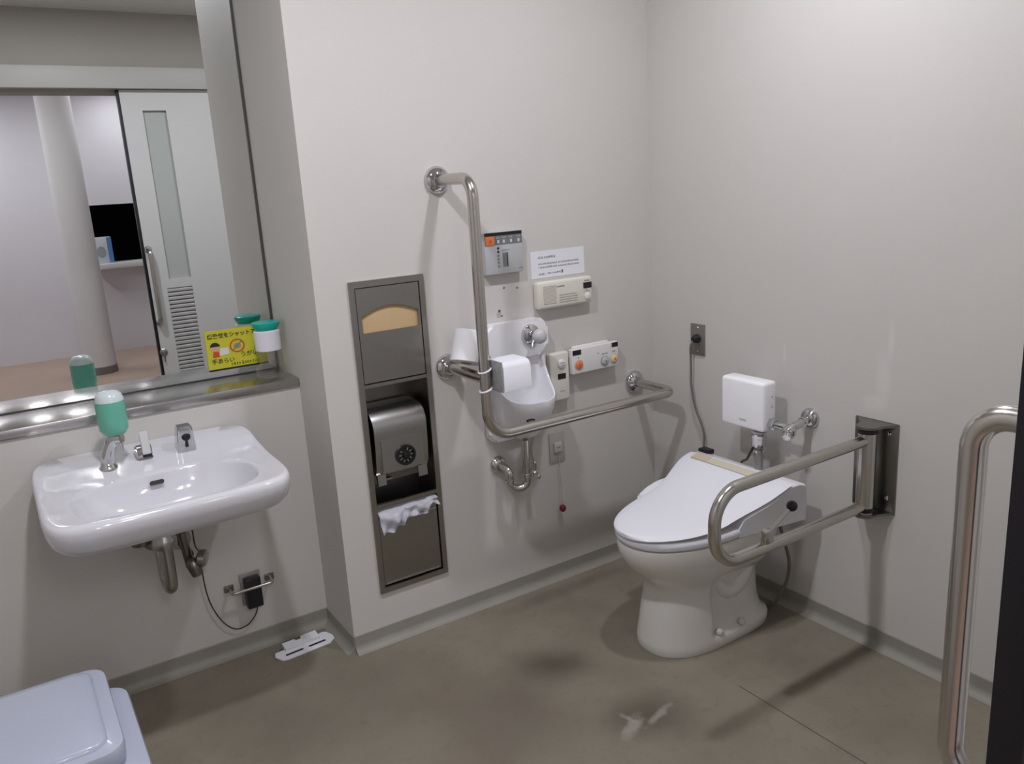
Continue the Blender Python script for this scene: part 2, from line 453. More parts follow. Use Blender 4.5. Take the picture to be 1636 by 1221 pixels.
struct(fin('wall_hallway_near', bm, HWALL, smooth=0))
# dark room behind the service window
bm = new_bm()
for lo, hi in (((-1.8, HY-1.2, 0.5), (-0.1, HY-1.15, 2.0)), ((-1.85, HY-1.2, 0.5), (-1.8, HY-0.15, 2.0)), ((-0.1, HY-1.2, 0.5), (-0.05, HY-0.15, 2.0)), ((-1.8, HY-1.2, 2.0), (-0.1, HY-0.15, 2.05)), ((-1.8, HY-1.2, 0.45), (-0.1, HY-0.15, 0.5))):
    box(bm, lo, hi)
struct(fin('wall_service_room', bm, DRK, smooth=0))
bm = new_bm(); cyl(bm, (-1.45, -5.25, 0), (-1.45, -5.25, HC), 0.145, 40); CO = struct(fin('hallway_column', bm, COLM))
bm = new_bm(); lathe(bm, [(0.149, 0), (0.149, 0.07), (0.146, 0.072)], (-1.45, -5.25, 0), (0, 0, 1), 40); fin('column_base', bm, mat('dark_skirting', (0.20, 0.19, 0.18), 0.5), CO)
bm = new_bm(); box(bm, (-1.238, HY-0.14, 0.90), (-0.152, HY+0.16, 0.96), 0.008)
tag(fin('service_counter', bm, mat('counter_laminate', (0.68, 0.68, 0.70), 0.4)), 'white counter shelf below the dark service window seen in the mirror', 'counter')
t = thing('tissue_box', 'small white and blue box standing on the counter in the mirror', 'box', (-1.12, HY+0.02, 0.96))
bm = new_bm(); box(bm, (-1.22, HY-0.06, 0.9605), (-1.03, HY+0.07, 1.235), 0.006); fin('carton', bm, mat('pale_carton', (0.62, 0.67, 0.72), 0.5), t)
bm = new_bm(); box(bm, (-1.075, HY-0.061, 0.965), (-1.029, HY+0.0715, 1.23)); fin('blue_band', bm, BLUEP, t, 0)
bm = new_bm(); prism(bm, ellipse(-1.14, 1.08, 0.045, 0.06), 'y', HY+0.0695, HY+0.0715); fin('printed_oval', bm, mat('grey_print', (0.33, 0.38, 0.43), 0.6), t, 0)

# ------------------------------------------------------------------ lamps
def downlight(x, y, watts, label):
    t = thing('ceiling_downlight', label, 'lamp', (x, y, CEIL), 'ceiling downlights of the washroom')
    bm = new_bm(); lathe(bm, [(0.085, 0), (0.085, -0.006), (0.075, -0.010), (0.066, -0.006), (0.066, 0)], (x, y, CEIL), (0, 0, 1), 40); fin('trim_ring', bm, PLW, t)
    bm = new_bm(); lathe(bm, [(0.066, -0.001), (0.066, -0.0045), (0.03, -0.005)], (x, y, CEIL), (0, 0, 1), 40); fin('diffuser', bm, emis('lamp_diffuser', (1, 0.97, 0.94), 18.0) if 'lamp_diffuser' not in MATS else MATS['lamp_diffuser'], t)
    ld = bpy.data.lights.new('downlight', 'AREA'); ld.shape = 'DISK'; ld.size = 0.12; ld.energy = watts; ld.color = LAMP_COL
    lo = bpy.data.objects.new('downlight', ld); COL.objects.link(lo); lo.parent = t; lo.location = (0, 0, -0.014)
downlight(*LAMPS[0], 'round recessed ceiling downlight above the toilet')
downlight(*LAMPS[1], 'round recessed ceiling downlight nearer the washbasin')
def hall_lamp(x, y, watts, label):
    t = thing('hallway_batten_light', label, 'lamp', (x, y, HC), 'hallway ceiling battens')
    bm = new_bm(); box(bm, (x-0.075, y-0.62, HC-0.05), (x+0.075, y+0.62, HC), 0.01); fin('housing', bm, PLW, t)
    bm = new_bm(); box(bm, (x-0.055, y-0.60, HC-0.056), (x+0.055, y+0.60, HC-0.049)); fin('diffuser', bm, MATS.get('hall_diffuser') or emis('hall_diffuser', (0.96, 0.97, 1), 12.0), t, 0)
    ld = bpy.data.lights.new('batten_light', 'AREA'); ld.shape = 'RECTANGLE'; ld.size = 0.11; ld.size_y = 1.2; ld.energy = watts; ld.color = HALL_COL
    lo = bpy.data.objects.new('batten_light', ld); COL.objects.link(lo); lo.parent = t; lo.location = (0, 0, -0.065)
hall_lamp(*HALL[0], 'long ceiling batten light just outside the sliding door, on the left')
hall_lamp(*HALL[1], 'long ceiling batten light just outside the sliding door, on the right')
hall_lamp(*HALL[2], 'added fill light in batten form near the far hallway wall, left of the column')  # added to lift the hall wall's brightness, kept far from the doorway
hall_lamp(*HALL[3], 'added fill light in batten form in front of the dark service window')  # added to brighten the hall wall right of the column

# ------------------------------------------------------------------ sliding door
DX0, DX1, DY0, DY1 = -1.402, -0.05, -2.112, -2.077
t = thing('door_1', 'pale grey sliding door with louvre and narrow pane', 'door', ((DX0+DX1)/2, -2.095, 0.01)); del t['category']; t['kind'] = 'structure'
DOOR = t
WX0, WX1, WZ0, WZ1 = -1.272, -1.138, 1.085, 2.095
LX0, LX1, LZ0, LZ1 = -1.293, -1.140, 0.485, 1.030
bm = new_bm()
plate_hole(bm, [(DX0+0.016, 0.01), (DX1, 0.01), (DX1, 2.212), (DX0+0.016, 2.212)], [[(WX0, WZ0), (WX1, WZ0), (WX1, WZ1), (WX0, WZ1)], [(LX0, LZ0), (LX1, LZ0), (LX1, LZ1), (LX0, LZ1)]], 'y', DY0, DY1)
fin('door_panel', bm, DOORM, t, 0)
bm = new_bm(); box(bm, (DX0, DY0-0.001, 0.012), (DX0+0.016, DY1+0.001, 2.21), 0.002); fin('edge_seal', bm, mat('black_rubber', (0.010, 0.008, 0.012), 0.5), t)
bm = new_bm(); box(bm, (WX0, DY0+0.008, WZ0), (WX1, DY0+0.014, WZ1)); fin('pane', bm, PANE, t, 0)
lv = fin('louvre_backing', (lambda b: (box(b, (LX0, DY0+0.002, LZ0), (LX1, DY0+0.006, LZ1)), b)[1])(new_bm()), DRK, t, 0)
NS = 21
for k in range(NS):
    z = LZ0 + (k+0.5)*(LZ1-LZ0)/NS
    bm = new_bm(); vs = box(bm, (LX0, DY0+0.012, z-0.008), (LX1, DY1+0.001, z+0.008), 0.001, 1)
    xform(bm, list(bm.verts), Matrix.Translation((0, DY1-0.01, z)) @ Matrix.Rotation(R(-16), 4, 'X') @ Matrix.Translation((0, -DY1+0.01, -z)))
    fin('louvre_slat', bm, DOORM, lv, 0)
HXc, HYc = -1.366, -2.018
bm = new_bm()
tube(bm, fillet([(HXc, DY1-0.001, 1.280), (HXc, HYc, 1.280), (HXc, HYc, 0.825), (HXc, DY1-0.001, 0.825)], 0.040, 10), 0.0145, 24)
hd = fin('pull_handle', bm, STL, t)
for z in (1.280, 0.825):
    bm = new_bm(); lathe(bm, [(0.022, 0), (0.022, 0.004), (0.016, 0.006)], (HXc, DY1, z), (0, 1, 0), 24); fin('handle_collar', bm, CHR, hd)
bm = new_bm(); lathe(bm, [(0.023, 0), (0.023, 0.006), (0.015, 0.012), (0.004, 0.013)], (-1.372, DY1, 0.635), (0, 1, 0), 24); lk = fin('lock_rosette', bm, CHRD, t)
bm = new_bm(); box(bm, (-1.377, DY1+0.012, 0.575), (-1.368, DY1+0.017, 0.640), 0.002); fin('lock_lever', bm, CHRD, lk)

# ================================================================== MIRROR ALCOVE
t = thing('wall_mirror', 'large frameless wall mirror above the steel ledge', 'mirror', ((XL+XJ)/2, D2+0.006, SH))
bm = new_bm(); box(bm, (XL+0.002, D2, SH+0.004), (XJ-0.008, D2+0.006, CEIL-0.10)); fin('mirror_glass', bm, GLASSM, t, 0)
bm = new_bm()
box(bm, (XJ-0.008, D2-0.006, SH+0.001), (XJ-0.001, D2+0.012, CEIL-0.10))
fin('side_channel', bm, mat('dark_channel', (0.10, 0.095, 0.09), 0.45, 0.6), t, 0)
bm = new_bm(); box(bm, (XL+0.002, D2-0.003, SH+0.0005), (XJ-0.009, D2+0.008, SH+0.0035)); fin('bottom_channel', bm, mat('dark_joint', (0.05, 0.05, 0.05), 0.4), t, 0)
bm = new_bm(); box(bm, (XL+0.001, D1-0.008, SH-0.030), (XJ-0.001, D2+0.011, SH), 0.003)
tag(fin('steel_ledge', bm, STLX, smooth=30), 'long brushed steel ledge below the mirror', 'ledge')

# yellow hand-washing card on the mirror
t = thing('hygiene_sign', 'yellow hand-washing card with black Japanese lettering on the mirror', 'sign', (-1.535, D2-0.003, SH+0.026))
sx0, sx1, sz0, sz1, sy = -1.640, -1.432, 0.972, 1.108, D2-0.004
bm = new_bm(); box(bm, (sx0, sy, sz0), (sx1, D2-0.0005, sz1)); fin('card', bm, SGN, t, 0)
bm = new_bm(); box(bm, (sx0, sy-0.001, sz0-0.006), (sx1, D2-0.0005, sz0)); fin('black_edge', bm, BLK, t, 0)
text_mesh('lettering', '感染症をシャットアウト', 0.0188, wall_frame_back(sx0+0.007, sy-0.0003, sz1-0.026), INK, t, 0.0005)
text_mesh('lettering', '手あらい', 0.020, wall_frame_back(sx0+0.012, sy-0.0003, sz0+0.020), INK, t, 0.0003)
text_mesh('lettering', 'うがい', 0.022, wall_frame_back(sx0+0.112, sy-0.0003, sz0+0.033), INK, t, 0.0002)
bm = new_bm(); marks(bm, sx0+0.078, sx0+0.175, sz0+0.011, 0.012, sy, seed=3); fin('small_print', bm, mat('olive_ink', (0.10, 0.10, 0.02), 0.7), t, 0)
bm = new_bm(); prism(bm, ellipse(sx0+0.030, sz0+0.076, 0.015, 0.013), 'y', sy-0.0006, sy); fin('child_face', bm, SKIN, t, 0)
bm = new_bm(); prism(bm, [(sx0+0.030+0.017*math.cos(R(a)), sz0+0.080+0.015*math.sin(R(a))) for a in range(0, 181, 15)], 'y', sy-0.0009, sy); fin('child_hair', bm, INK, t, 0)
bm = new_bm(); prism(bm, [(sx0+0.018, sz0+0.042), (sx0+0.042, sz0+0.042), (sx0+0.040, sz0+0.062), (sx0+0.022, sz0+0.064)], 'y', sy-0.0006, sy); fin('child_shirt', bm, REDP, t, 0)
bm = new_bm(); prism(bm, [(sx0+0.044, sz0+0.046), (sx0+0.076, sz0+0.050), (sx0+0.074, sz0+0.072), (sx0+0.046, sz0+0.072)], 'y', sy-0.0006, sy); fin('printed_basin', bm, PAP, t, 0)
bm = new_bm()
cx, cz = sx0+0.106, sz0+0.074
plate_hole(bm, ellipse(cx, cz, 0.0265, 0.0245, 32), [ellipse(cx, cz, 0.0215, 0.0195, 32)], 'y', sy-0.0008, sy); fin('prohibition_ring', bm, REDP, t, 0)
bm = new_bm(); prism(bm, ellipse(cx, cz, 0.013, 0.010, 14), 'y', sy-0.0005, sy); fin('printed_germ', bm, mat('grey_brown_print', (0.35, 0.31, 0.26), 0.7), t, 0)
bm = new_bm(); vs = box(bm, (cx-0.022, sy-0.0009, cz-0.002), (cx+0.022, sy, cz+0.002)); xform(bm, vs, Matrix.Translation((cx, 0, cz)) @ Matrix.Rotation(R(-40), 4, 'Y') @ Matrix.Translation((-cx, 0, -cz))); fin('prohibition_bar', bm, INKG, t, 0)

# clear jar with teal cap and paper label
jx, jy = -1.455, 0.365
t = thing('clear_jar', 'clear plastic jar with teal lid and white paper label on the ledge', 'jar', (jx, jy, SH))
bm = new_bm(); lathe(bm, [(0.02, 0.001), (0.050, 0.001), (0.052, 0.006), (0.052, 0.030), (0.047, 0.036), (0.037, 0.042), (0.037, 0.168)], (jx, jy, SH), (0, 0, 1), 36); fin('jar_body', bm, CLR, t)
bm = new_bm(); lathe(bm, [(0.0375, 0.092), (0.044, 0.094), (0.0445, 0.160), (0.0385, 0.164)], (jx, jy, SH), (0, 0, 1), 36); fin('paper_label', bm, PAP, t)
bm = new_bm(); lathe(bm, [(0.036, 0.150), (0.038, 0.168), (0.043, 0.172), (0.047, 0.184), (0.047, 0.190), (0.044, 0.192), (0.01, 0.192)], (jx, jy, SH), (0, 0, 1), 36); fin('jar_lid', bm, TEAL, t)

# ================================================================== WASHBASIN
BX, BYB, BYF, BHW = -1.918, D1-0.001, -0.302, 0.318
def deck(y): return 0.036*smooth01((y-0.03)/0.19)
def sring(cx, cy, hx, hy, n, z, N=96, dk=0.0):
    out = []
    for i in range(N):
        a = 2*math.pi*i/N; c, s = math.cos(a), math.sin(a)
        x = cx + hx*math.copysign(abs(c)**(2/n), c); y = cy + hy*math.copysign(abs(s)**(2/n), s)
        out.append(V(x, y, z + dk*deck(y)))
    return out
cy = (BYB+BYF)/2; hd = (BYB-BYF)/2
rings = []
for sc, z, dk in ((0.15, 0.625, 0), (0.45, 0.632, 0), (0.70, 0.655, 0), (0.84, 0.676, 0), (0.93, 0.697, 0), (0.975, 0.722, 0.3), (0.995, 0.748, 0.8), (1.0, 0.768, 1), (0.996, 0.780, 1), (0.985, 0.787, 1), (0.965, 0.789, 1)):
    k = hd*sc
    rings.append(sring(BX, BYB-k if sc > 0.8 else BYB-k-0.02, BHW*sc, k, 6.5, z, dk=dk))
bcx, bcy, bhx, bhy = -1.916, -0.112, 0.243, 0.157
out0 = rings[-1]; edge = sring(bcx, bcy, bhx, bhy, 2.7, 0.781, dk=1)
for f in (0.25, 0.5, 0.75, 0.92):
    rings.append([V(a.x*(1-f)+b.x*f, a.y*(1-f)+b.y*f, 0.788-0.005*f + deck(a.y*(1-f)+b.y*f)) for a, b in zip(out0, edge)])
rings.append(edge)
for sc, z in ((0.985, 0.774), (0.96, 0.758), (0.90, 0.728), (0.78, 0.694), (0.58, 0.672), (0.34, 0.662), (0.12, 0.657)):
    rings.append(sring(bcx, bcy+0.02*(1-sc), bhx*sc, bhy*sc, 2.7-0.5*(1-sc), z, dk=1 if sc > .93 else 0))
t = thing('washbasin', 'wide white ceramic wall-hung washbasin below the mirror', 'washbasin', (BX, BYB-0.1, 0.625))
BASIN = t
bm = new_bm(); loft(bm, rings); fin('basin_body', bm, CER, t, 60)
bm = new_bm(); vs = prism(bm, rrect(0, 0, 0.020, 0.006, 0.0058), 'z', -0.006, 0.001)
xform(bm, vs, Matrix.Translation((-1.925, 0.027, 0.757)) @ Matrix.Rotation(R(62), 4, 'X')); fin('overflow_slot', bm, BLK, t)
bm = new_bm(); lathe(bm, [(0.03, 0), (0.028, 0.004), (0.018, 0.005), (0.016, 0.002), (0.004, 0.002)], (bcx, bcy+0.018, 0.656), (0, 0, 1), 28); fin('drain', bm, CHR, t)

# soap dispenser with inverted bottle
sx, sy_, sz = -2.035, 0.128, 0.801
t = thing('soap_dispenser', 'chrome soap dispenser with upturned bottle of green soap on the basin', 'dispenser', (sx, sy_, sz))
bm = new_bm(); lathe(bm, [(0.026, 0), (0.026, 0.006), (0.021, 0.012), (0.018, 0.03)], (sx, sy_, sz-0.002), (0, 0, 1), 28)
pth = spline([(sx, sy_, sz+0.01), (sx+0.004, sy_-0.003, sz+0.04), (sx+0.014, sy_-0.010, sz+0.070), (sx+0.026, sy_-0.020, sz+0.088), (sx+0.045, sy_-0.034, sz+0.091)], 6)
tube(bm, pth, 0.017, 20, [0.020-0.004*i/(len(pth)-1) for i in range(len(pth))]); fin('spout_body', bm, CHR, t)
bm = new_bm(); cyl(bm, (sx+0.042, sy_-0.032, sz+0.080), (sx+0.042, sy_-0.032, sz+0.052), 0.006, 16, 0.004); fin('nozzle', bm, CHR, t)
bx, by, bz = sx+0.032, sy_-0.012, sz+0.096
bm = new_bm(); lathe(bm, [(0.012, -0.012), (0.018, 0.0), (0.031, 0.008), (0.0395, 0.022), (0.0405, 0.040), (0.0405, 0.098), (0.0395, 0.106)], (bx, by, bz), (0, 0, 1), 36); fin('soap_filled_part', bm, SOAP, t)
bm = new_bm(); lathe(bm, [(0.0396, 0.1062), (0.0385, 0.114), (0.034, 0.126), (0.025, 0.134), (0.010, 0.137)], (bx, by, bz), (0, 0, 1), 36); fin('bottle_top', bm, BOT, t)

# lever tap
lx, ly, lz = -1.933, 0.150, 0.807
t = thing('lever_tap', 'small chrome lever tap between soap dispenser and faucet', 'tap', (lx, ly, lz))
bm = new_bm(); prism(bm, [(ly+0.022, lz-0.008), (ly-0.026, lz-0.008), (ly-0.022, lz+0.028), (ly-0.010, lz+0.040), (ly+0.018, lz+0.036)], 'x', lx-0.023, lx+0.023)
bmesh.ops.bevel(bm, geom=list(bm.edges), offset=0.004, segments=2, affect='EDGES'); fin('tap_body', bm, CHR, t)
bm = new_bm(); prism(bm, [(ly-0.030, lz+0.012), (ly-0.026, lz+0.010), (ly-0.006, lz+0.080), (ly-0.014, lz+0.082)], 'x', lx-0.006, lx+0.019)
bmesh.ops.bevel(bm, geom=list(bm.edges), offset=0.002, segments=2, affect='EDGES'); fin('lever', bm, mat('satin_lever', (0.62, 0.61, 0.62), 0.3, 0.5), t)
bm = new_bm(); box(bm, (lx-0.006, ly-0.032, lz+0.005), (lx+0.020, ly-0.022, lz+0.013), 0.001); fin('lever_gap', bm, BLK, t)

# sensor faucet
fx, fy, fz = -1.812, 0.150, 0.806
t = thing('sensor_faucet', 'short chrome faucet with a dark sensor eye at the basin', 'faucet', (fx, fy, fz))
rings = []
for k in range(9):
    f = k/8
    yc = fy - 0.018*f; zz = fz-0.008+0.080*f
    hw = 0.029-0.006*f; hdp = 0.030-0.006*f
    rings.append([V(p[0], p[1], zz - 0.22*(p[1]-yc)*0) for p in rrect(fx, yc, hw, hdp, 0.010)])
rings.append([V(fx+(p.x-fx)*0.85, p.y, p.z+0.006) for p in rings[-1]])
bm = new_bm(); loft(bm, rings)
xform(bm, list(bm.verts), Matrix.Translation((fx, fy, fz)) @ Matrix.Shear('XY', 4, (0.0, 0.0)) @ Matrix.Translation((-fx, -fy, -fz)))
fin('faucet_body', bm, CHR, t, 30)
def on_face(f): return fy - 0.018*f - (0.030-0.006*f)
bm = new_bm(); lathe(bm, [(0.013, 0), (0.013, 0.004), (0.010, 0.0055), (0.004, 0.006)], (fx, on_face(0.62)+0.002, fz+0.046), (0, -1, 0.1), 20); fin('aerator_eye', bm, BLK, t)
bm = new_bm(); box(bm, (fx-0.005, on_face(0.35)-0.002, fz+0.012), (fx+0.005, on_face(0.35)+0.004, fz+0.042), 0.002); fin('sensor_strip', bm, BLK, t)

# drain trap under the basin
px, py = -1.928, 0.07
t = thing('basin_trap', 'grey metal drain trap hanging under the washbasin', 'drain pipe', (px, py, 0.355))
bm = new_bm(); tube(bm, fillet([(px, py, 0.628), (px, py, 0.385), (px, py+0.09, 0.385), (px, py+0.09, 0.50), (px, D1+0.0, 0.50)], [0.044, 0.044, 0.03], 8), 0.020, 20); fin('trap_pipe', bm, CHRD, t)
bm = new_bm(); lathe(bm, [(0.021, 0), (0.036, 0.002), (0.038, 0.012), (0.038, 0.030), (0.030, 0.040), (0.030, 0.07)], (px, py, 0.535), (0, 0, 1), 24); fin('union_nut', bm, CHRD, t)
bm = new_bm(); lathe(bm, [(0.045, 0), (0.040, 0.008), (0.022, 0.014)], (px, D1, 0.50), (0, -1, 0), 24); fin('wall_flange', bm, CHRD, t)
bm = new_bm(); lathe(bm, [(0.030, 0), (0.034, 0.01), (0.034, 0.03), (0.015, 0.05)], (-1.985, 0.12, 0.545), (0, 0, 1), 20); fin('side_fitting', bm, STLD, t)
t = thing('stop_valve', 'dark stop valve with grey handle beside the basin trap', 'valve', (-1.855, 0.13, 0.41))
bm = new_bm(); cyl(bm, (-1.872, 0.13, 0.425), (-1.888, 0.10, 0.56), 0.014, 16); cyl(bm, (-1.872, D1, 0.47), (-1.872, 0.12, 0.47), 0.014, 16); lathe(bm, [(0.008, -0.03), (0.018, -0.02), (0.022, 0.0), (0.018, 0.03)], (-1.866, 0.10, 0.435), (0.2, -0.1, -1), 16); fin('valve_body', bm, STLD, t)
bm = new_bm(); lathe(bm, [(0.014, 0), (0.026, 0.006), (0.028, 0.025), (0.020, 0.032)], (-1.855, 0.10, 0.462), (1, -0.5, -0.25), 20); fin('valve_handle', bm, CHRD, t)
bm = new_bm(); lathe(bm, [(0.034, 0), (0.030, 0.006), (0.014, 0.01)], (-1.872, D1, 0.47), (0, -1, 0), 20); fin('valve_flange', bm, CHRD, t)
shift(t, 0.016, 0.0, 0.0)

# power socket under the basin with adapter and cord
t = thing('guarded_socket', 'steel wall socket with a guard bar under the basin', 'socket', (-1.655, D1, 0.18))
bm = new_bm(); box(bm, (-1.690, D1-0.006, 0.170), (-1.618, D1, 0.290), 0.003); fin('socket_plate', bm, mat('grey_plate', (0.36, 0.35, 0.33), 0.4, 0.5), t)
bm = new_bm(); tube(bm, fillet([(-1.728, D1-0.001, 0.248), (-1.728, D1-0.046, 0.246), (-1.588, D1-0.046, 0.246), (-1.588, D1-0.001, 0.255)], 0.010, 5), 0.0055, 10); fin('guard_bar', bm, STL, t)
for xx in (-1.728, -1.588):
    bm = new_bm(); box(bm, (xx-0.016, D1-0.007, 0.238), (xx+0.016, D1, 0.262), 0.002); fin('guard_foot', bm, STLD, t)
t = thing('power_adapter', 'black plug adapter with thin cord rising to the washbasin', 'adapter', (-1.652, D1-0.03, 0.165))
bm = new_bm(); box(bm, (-1.681, D1-0.040, 0.166), (-1.626, D1-0.0065, 0.278), 0.006); fin('adapter_body', bm, BLK, t)
bm = new_bm(); tube(bm, spline([(-1.648, D1-0.03, 0.168), (-1.652, D1-0.025, 0.145), (-1.668, D1-0.018, 0.118), (-1.690, D1-0.014, 0.100), (-1.726, D1-0.012, 0.099), (-1.762, D1-0.012, 0.135), (-1.790, D1-0.012, 0.200), (-1.803, D1-0.012, 0.270), (-1.806, D1-0.014, 0.36), (-1.808, D1-0.03, 0.42), (-1.822, D1-0.06, 0.46), (-1.826, D1-0.08, 0.52), (-1.826, D1-0.09, 0.58), (-1.84, D1-0.10, 0.63)], 6), 0.0022, 8); fin('cord', bm, CORDB, t)

# white plastic plate lying on the floor in the alcove corner
t = thing('plastic_bracket', 'white slotted plastic plate lying on the floor in the alcove', 'bracket', (-1.53, 0.15, 0.0))
MT = Matrix.Translation((-1.528, 0.152, 0.004)) @ Matrix.Rotation(R(4), 4, 'Z') @ Matrix.Rotation(R(9), 4, 'X')
bm = new_bm()
def slot(cx): return rrect(cx, -0.018, 0.032, 0.0050, 0.003, 3)
plate_hole(bm, [(-0.100, 0.012), (-0.108, -0.006), (-0.092, -0.036), (-0.072, -0.042), (0.082, -0.042), (0.104, -0.026), (0.106, -0.006), (0.094, 0.022), (0.080, 0.028), (0.056, 0.024), (-0.060, 0.024), (-0.070, 0.012)], [slot(-0.042), slot(0.042)], 'z', 0.0, 0.006)
xform(bm, list(bm.verts), MT); fin('slotted_plate', bm, PLW, t, 0)
bm = new_bm(); prism(bm, [(-0.066, 0.0), (0.060, 0.0), (0.060, 0.040), (0.004, 0.040), (0.000, 0.026), (-0.018, 0.026), (-0.022, 0.036), (-0.066, 0.036)], 'z', 0.004, 0.016)
xform(bm, list(bm.verts), MT); fin('raised_rear', bm, PLW, t, 0)
for cx in (-0.042, 0.042):
    bm = new_bm(); prism(bm, slot(cx), 'z', 0.0006, 0.0046); xform(bm, list(bm.verts), MT); fin('slot_backing', bm, BLK, t, 0)

# pale swing bin at the lower left
t = thing('waste_bin', 'pale blue-grey plastic bin with a lid at the lower left', 'bin', (-2.29, -0.60, 0.0))
rings = []
for (z, hx, hy) in ((0.0, 0.125, 0.145), (0.01, 0.13, 0.15), (0.20, 0.165, 0.18), (0.36, 0.186, 0.20), (0.405, 0.190, 0.205), (0.42, 0.186, 0.201), (0.425, 0.170, 0.185)):
    rings.append([V(*p, z-0.012 if z > 0.1 else z) for p in rrect(-2.318, -0.612, hx, hy, 0.05)])
bm = new_bm(); loft(bm, rings); fin('bin_body', bm, BIN, t)
rings = []
LXc, LYc = -2.328, -0.580
def lidz(x, y, z): return z - 0.03*max(0, (y-(-0.45))/0.10)
for (z, hx, hy) in ((0.412, 0.150, 0.182), (0.426, 0.158, 0.190), (0.452, 0.160, 0.192), (0.462, 0.157, 0.189), (0.464, 0.150, 0.182)):
    rings.append([V(p[0], p[1], z) for p in rrect(LXc, LYc, hx, hy, 0.045)])
bm = new_bm(); loft(bm, rings); ld = fin('bin_lid', bm, BIN, t)
rings = []
for (z, s) in ((0.4635, 0.0), (0.470, 0.002), (0.475, 0.008), (0.478, 0.03)):
    rings.append([V(p[0], p[1], z) for p in rrect(LXc-0.008, LYc+0.006, 0.138-s, 0.172-s, 0.040-s*0.5)])
bm = new_bm(); loft(bm, rings); fin('lid_panel', bm, BIN, ld)

# ================================================================== RECESSED TOWEL CABINET
t = thing('towel_cabinet', 'tall recessed stainless towel cabinet in the wall beside the mirror alcove', 'cabinet', ((HX0+HX1)/2, 0.0, 0.19))
FX0, FX1, FZ0, FZ1 = -1.284, -1.019, 0.188, 1.273
IX0, IX1, IZ0, IZ1 = -1.266, -1.037, 0.207, 1.252
bm = new_bm(); plate_hole(bm, [(FX0, FZ0), (FX1, FZ0), (FX1, FZ1), (FX0, FZ1)], [[(IX0, IZ0), (IX1, IZ0), (IX1, IZ1), (IX0, IZ1)]], 'y', -0.009, -0.0005); fin('frame', bm, STLZ, t, 0)
bm = new_bm()
YB = 0.135
box(bm, (HX0+0.001, YB-0.002, HZ0+0.001), (HX1-0.001, YB, HZ1-0.001))
for lo, hi in (((HX0+0.0005, -0.0005, HZ0+0.001), (HX0+0.006, YB, HZ1-0.001)), ((HX1-0.006, -0.0005, HZ0+0.001), (HX1-0.0005, YB, HZ1-0.001)), ((HX0+0.006, -0.0005, HZ0+0.0005), (HX1-0.006, YB, HZ0+0.006)), ((HX0+0.006, -0.0005, HZ1-0.006), (HX1-0.006, YB, HZ1-0.0005))): box(bm, lo, hi)
fin('liner', bm, STLD, t, 0)
for z in (0.927, 0.507):
    bm = new_bm(); box(bm, (IX0, -0.008, z-0.006), (IX1, 0.12 if z > 0.6 else 0.004, z+0.006)); fin('divider', bm, STLZ, t, 0)
# upper door with arched window
arch = [(-1.250, 1.103)] + [(-1.250+0.202*k/14, 1.150+0.036*math.sin(math.pi*(k*0.86+1.0)/14)) for k in range(15)] + [(-1.048, 1.103)]
bm = new_bm(); plate_hole(bm, [(IX0+0.003, 0.937), (IX1-0.003, 0.937), (IX1-0.003, 1.249), (IX0+0.003, 1.249)], [arch], 'y', -0.007, -0.003); fin('upper_door', bm, STLZ, t, 0)
bm = new_bm(); box(bm, (IX0+0.004, -0.002, 0.213), (IX1-0.004, 0.003, 0.478)); lo_ = fin('waste_flap', bm, STLZ, t, 0)
bm = new_bm(); box(bm, (-1.185, -0.012, 0.446), (-1.045, -0.006, 0.450)); fin('flap_lip', bm, CHR, lo_, 0)
bm = new_bm(); box(bm, (IX0+0.010, -0.0045, 0.2155), (IX1-0.010, -0.002, 0.2185)); fin('flap_hem', bm, CHR, lo_, 0)
# folded towels behind the window
t = thing('towel_stack', 'tan folded paper towels behind the arched cabinet window', 'paper towels', (-1.149, 0.03, 0.94))
for k in range(3):
    bm = new_bm(); box(bm, (-1.258, 0.001+0.020*k, 0.94), (-1.044, 0.0195+0.020*k, 1.215), 0.003); fin('towel_bundle', bm, TAN, t)
# roll towel dispenser in the middle bay
t = thing('roll_towel_dispenser', 'stainless roll towel dispenser with round black dial in the cabinet', 'dispenser', (-1.158, 0.04, 0.60))
rx0, rx1 = -1.256, -1.062
prof = [(0.12, 0.615), (-0.004, 0.615), (-0.016, 0.640), (-0.022, 0.70), (-0.024, 0.760)] + [(0.034-0.058*math.cos(R(a)), 0.775+0.062*math.sin(R(a))) for a in (5, 20, 40, 60, 80)] + [(0.06, 0.838), (0.12, 0.838)]
bm = new_bm(); prism(bm, prof, 'x', rx0, rx1); fin('cover', bm, STLX, t, 30)
def cov_y(z): return -0.004 - 0.018*smooth01((z-0.615)/0.09)
bm = new_bm(); prism(bm, [(cov_y(0.70)-0.006, 0.628), (cov_y(0.64)-0.001, 0.628), (-0.0245, 0.738), (-0.028, 0.738)], 'x', rx0+0.020, rx1-0.020); fin('front_panel', bm, STLX, t, 30)
dx, dz = -1.152, 0.675
bm = new_bm(); plate_hole(bm, ellipse(dx, dz, 0.036, 0.036, 36), [ellipse(dx, dz, 0.028, 0.028, 36)], 'y', -0.036, -0.024); dl = fin('dial_ring', bm, BLK, t)
bm = new_bm(); lathe(bm, [(0.028, 0), (0.028, 0.004), (0.012, 0.006), (0.010, 0.012), (0.006, 0.013)], (dx, -0.026, dz), (0, -1, 0), 30); fin('dial_hub', bm, BLK, dl)
for k in range(9):
    a = R(20+k*36)
    bm = new_bm(); vs = box(bm, (-0.0025, -0.0325, 0.017), (0.0025, -0.029, 0.026)); xform(bm, vs, Matrix.Translation((dx, 0, dz)) @ Matrix.Rotation(a, 4, 'Y')); fin('dial_notch', bm, STL, dl, 0)
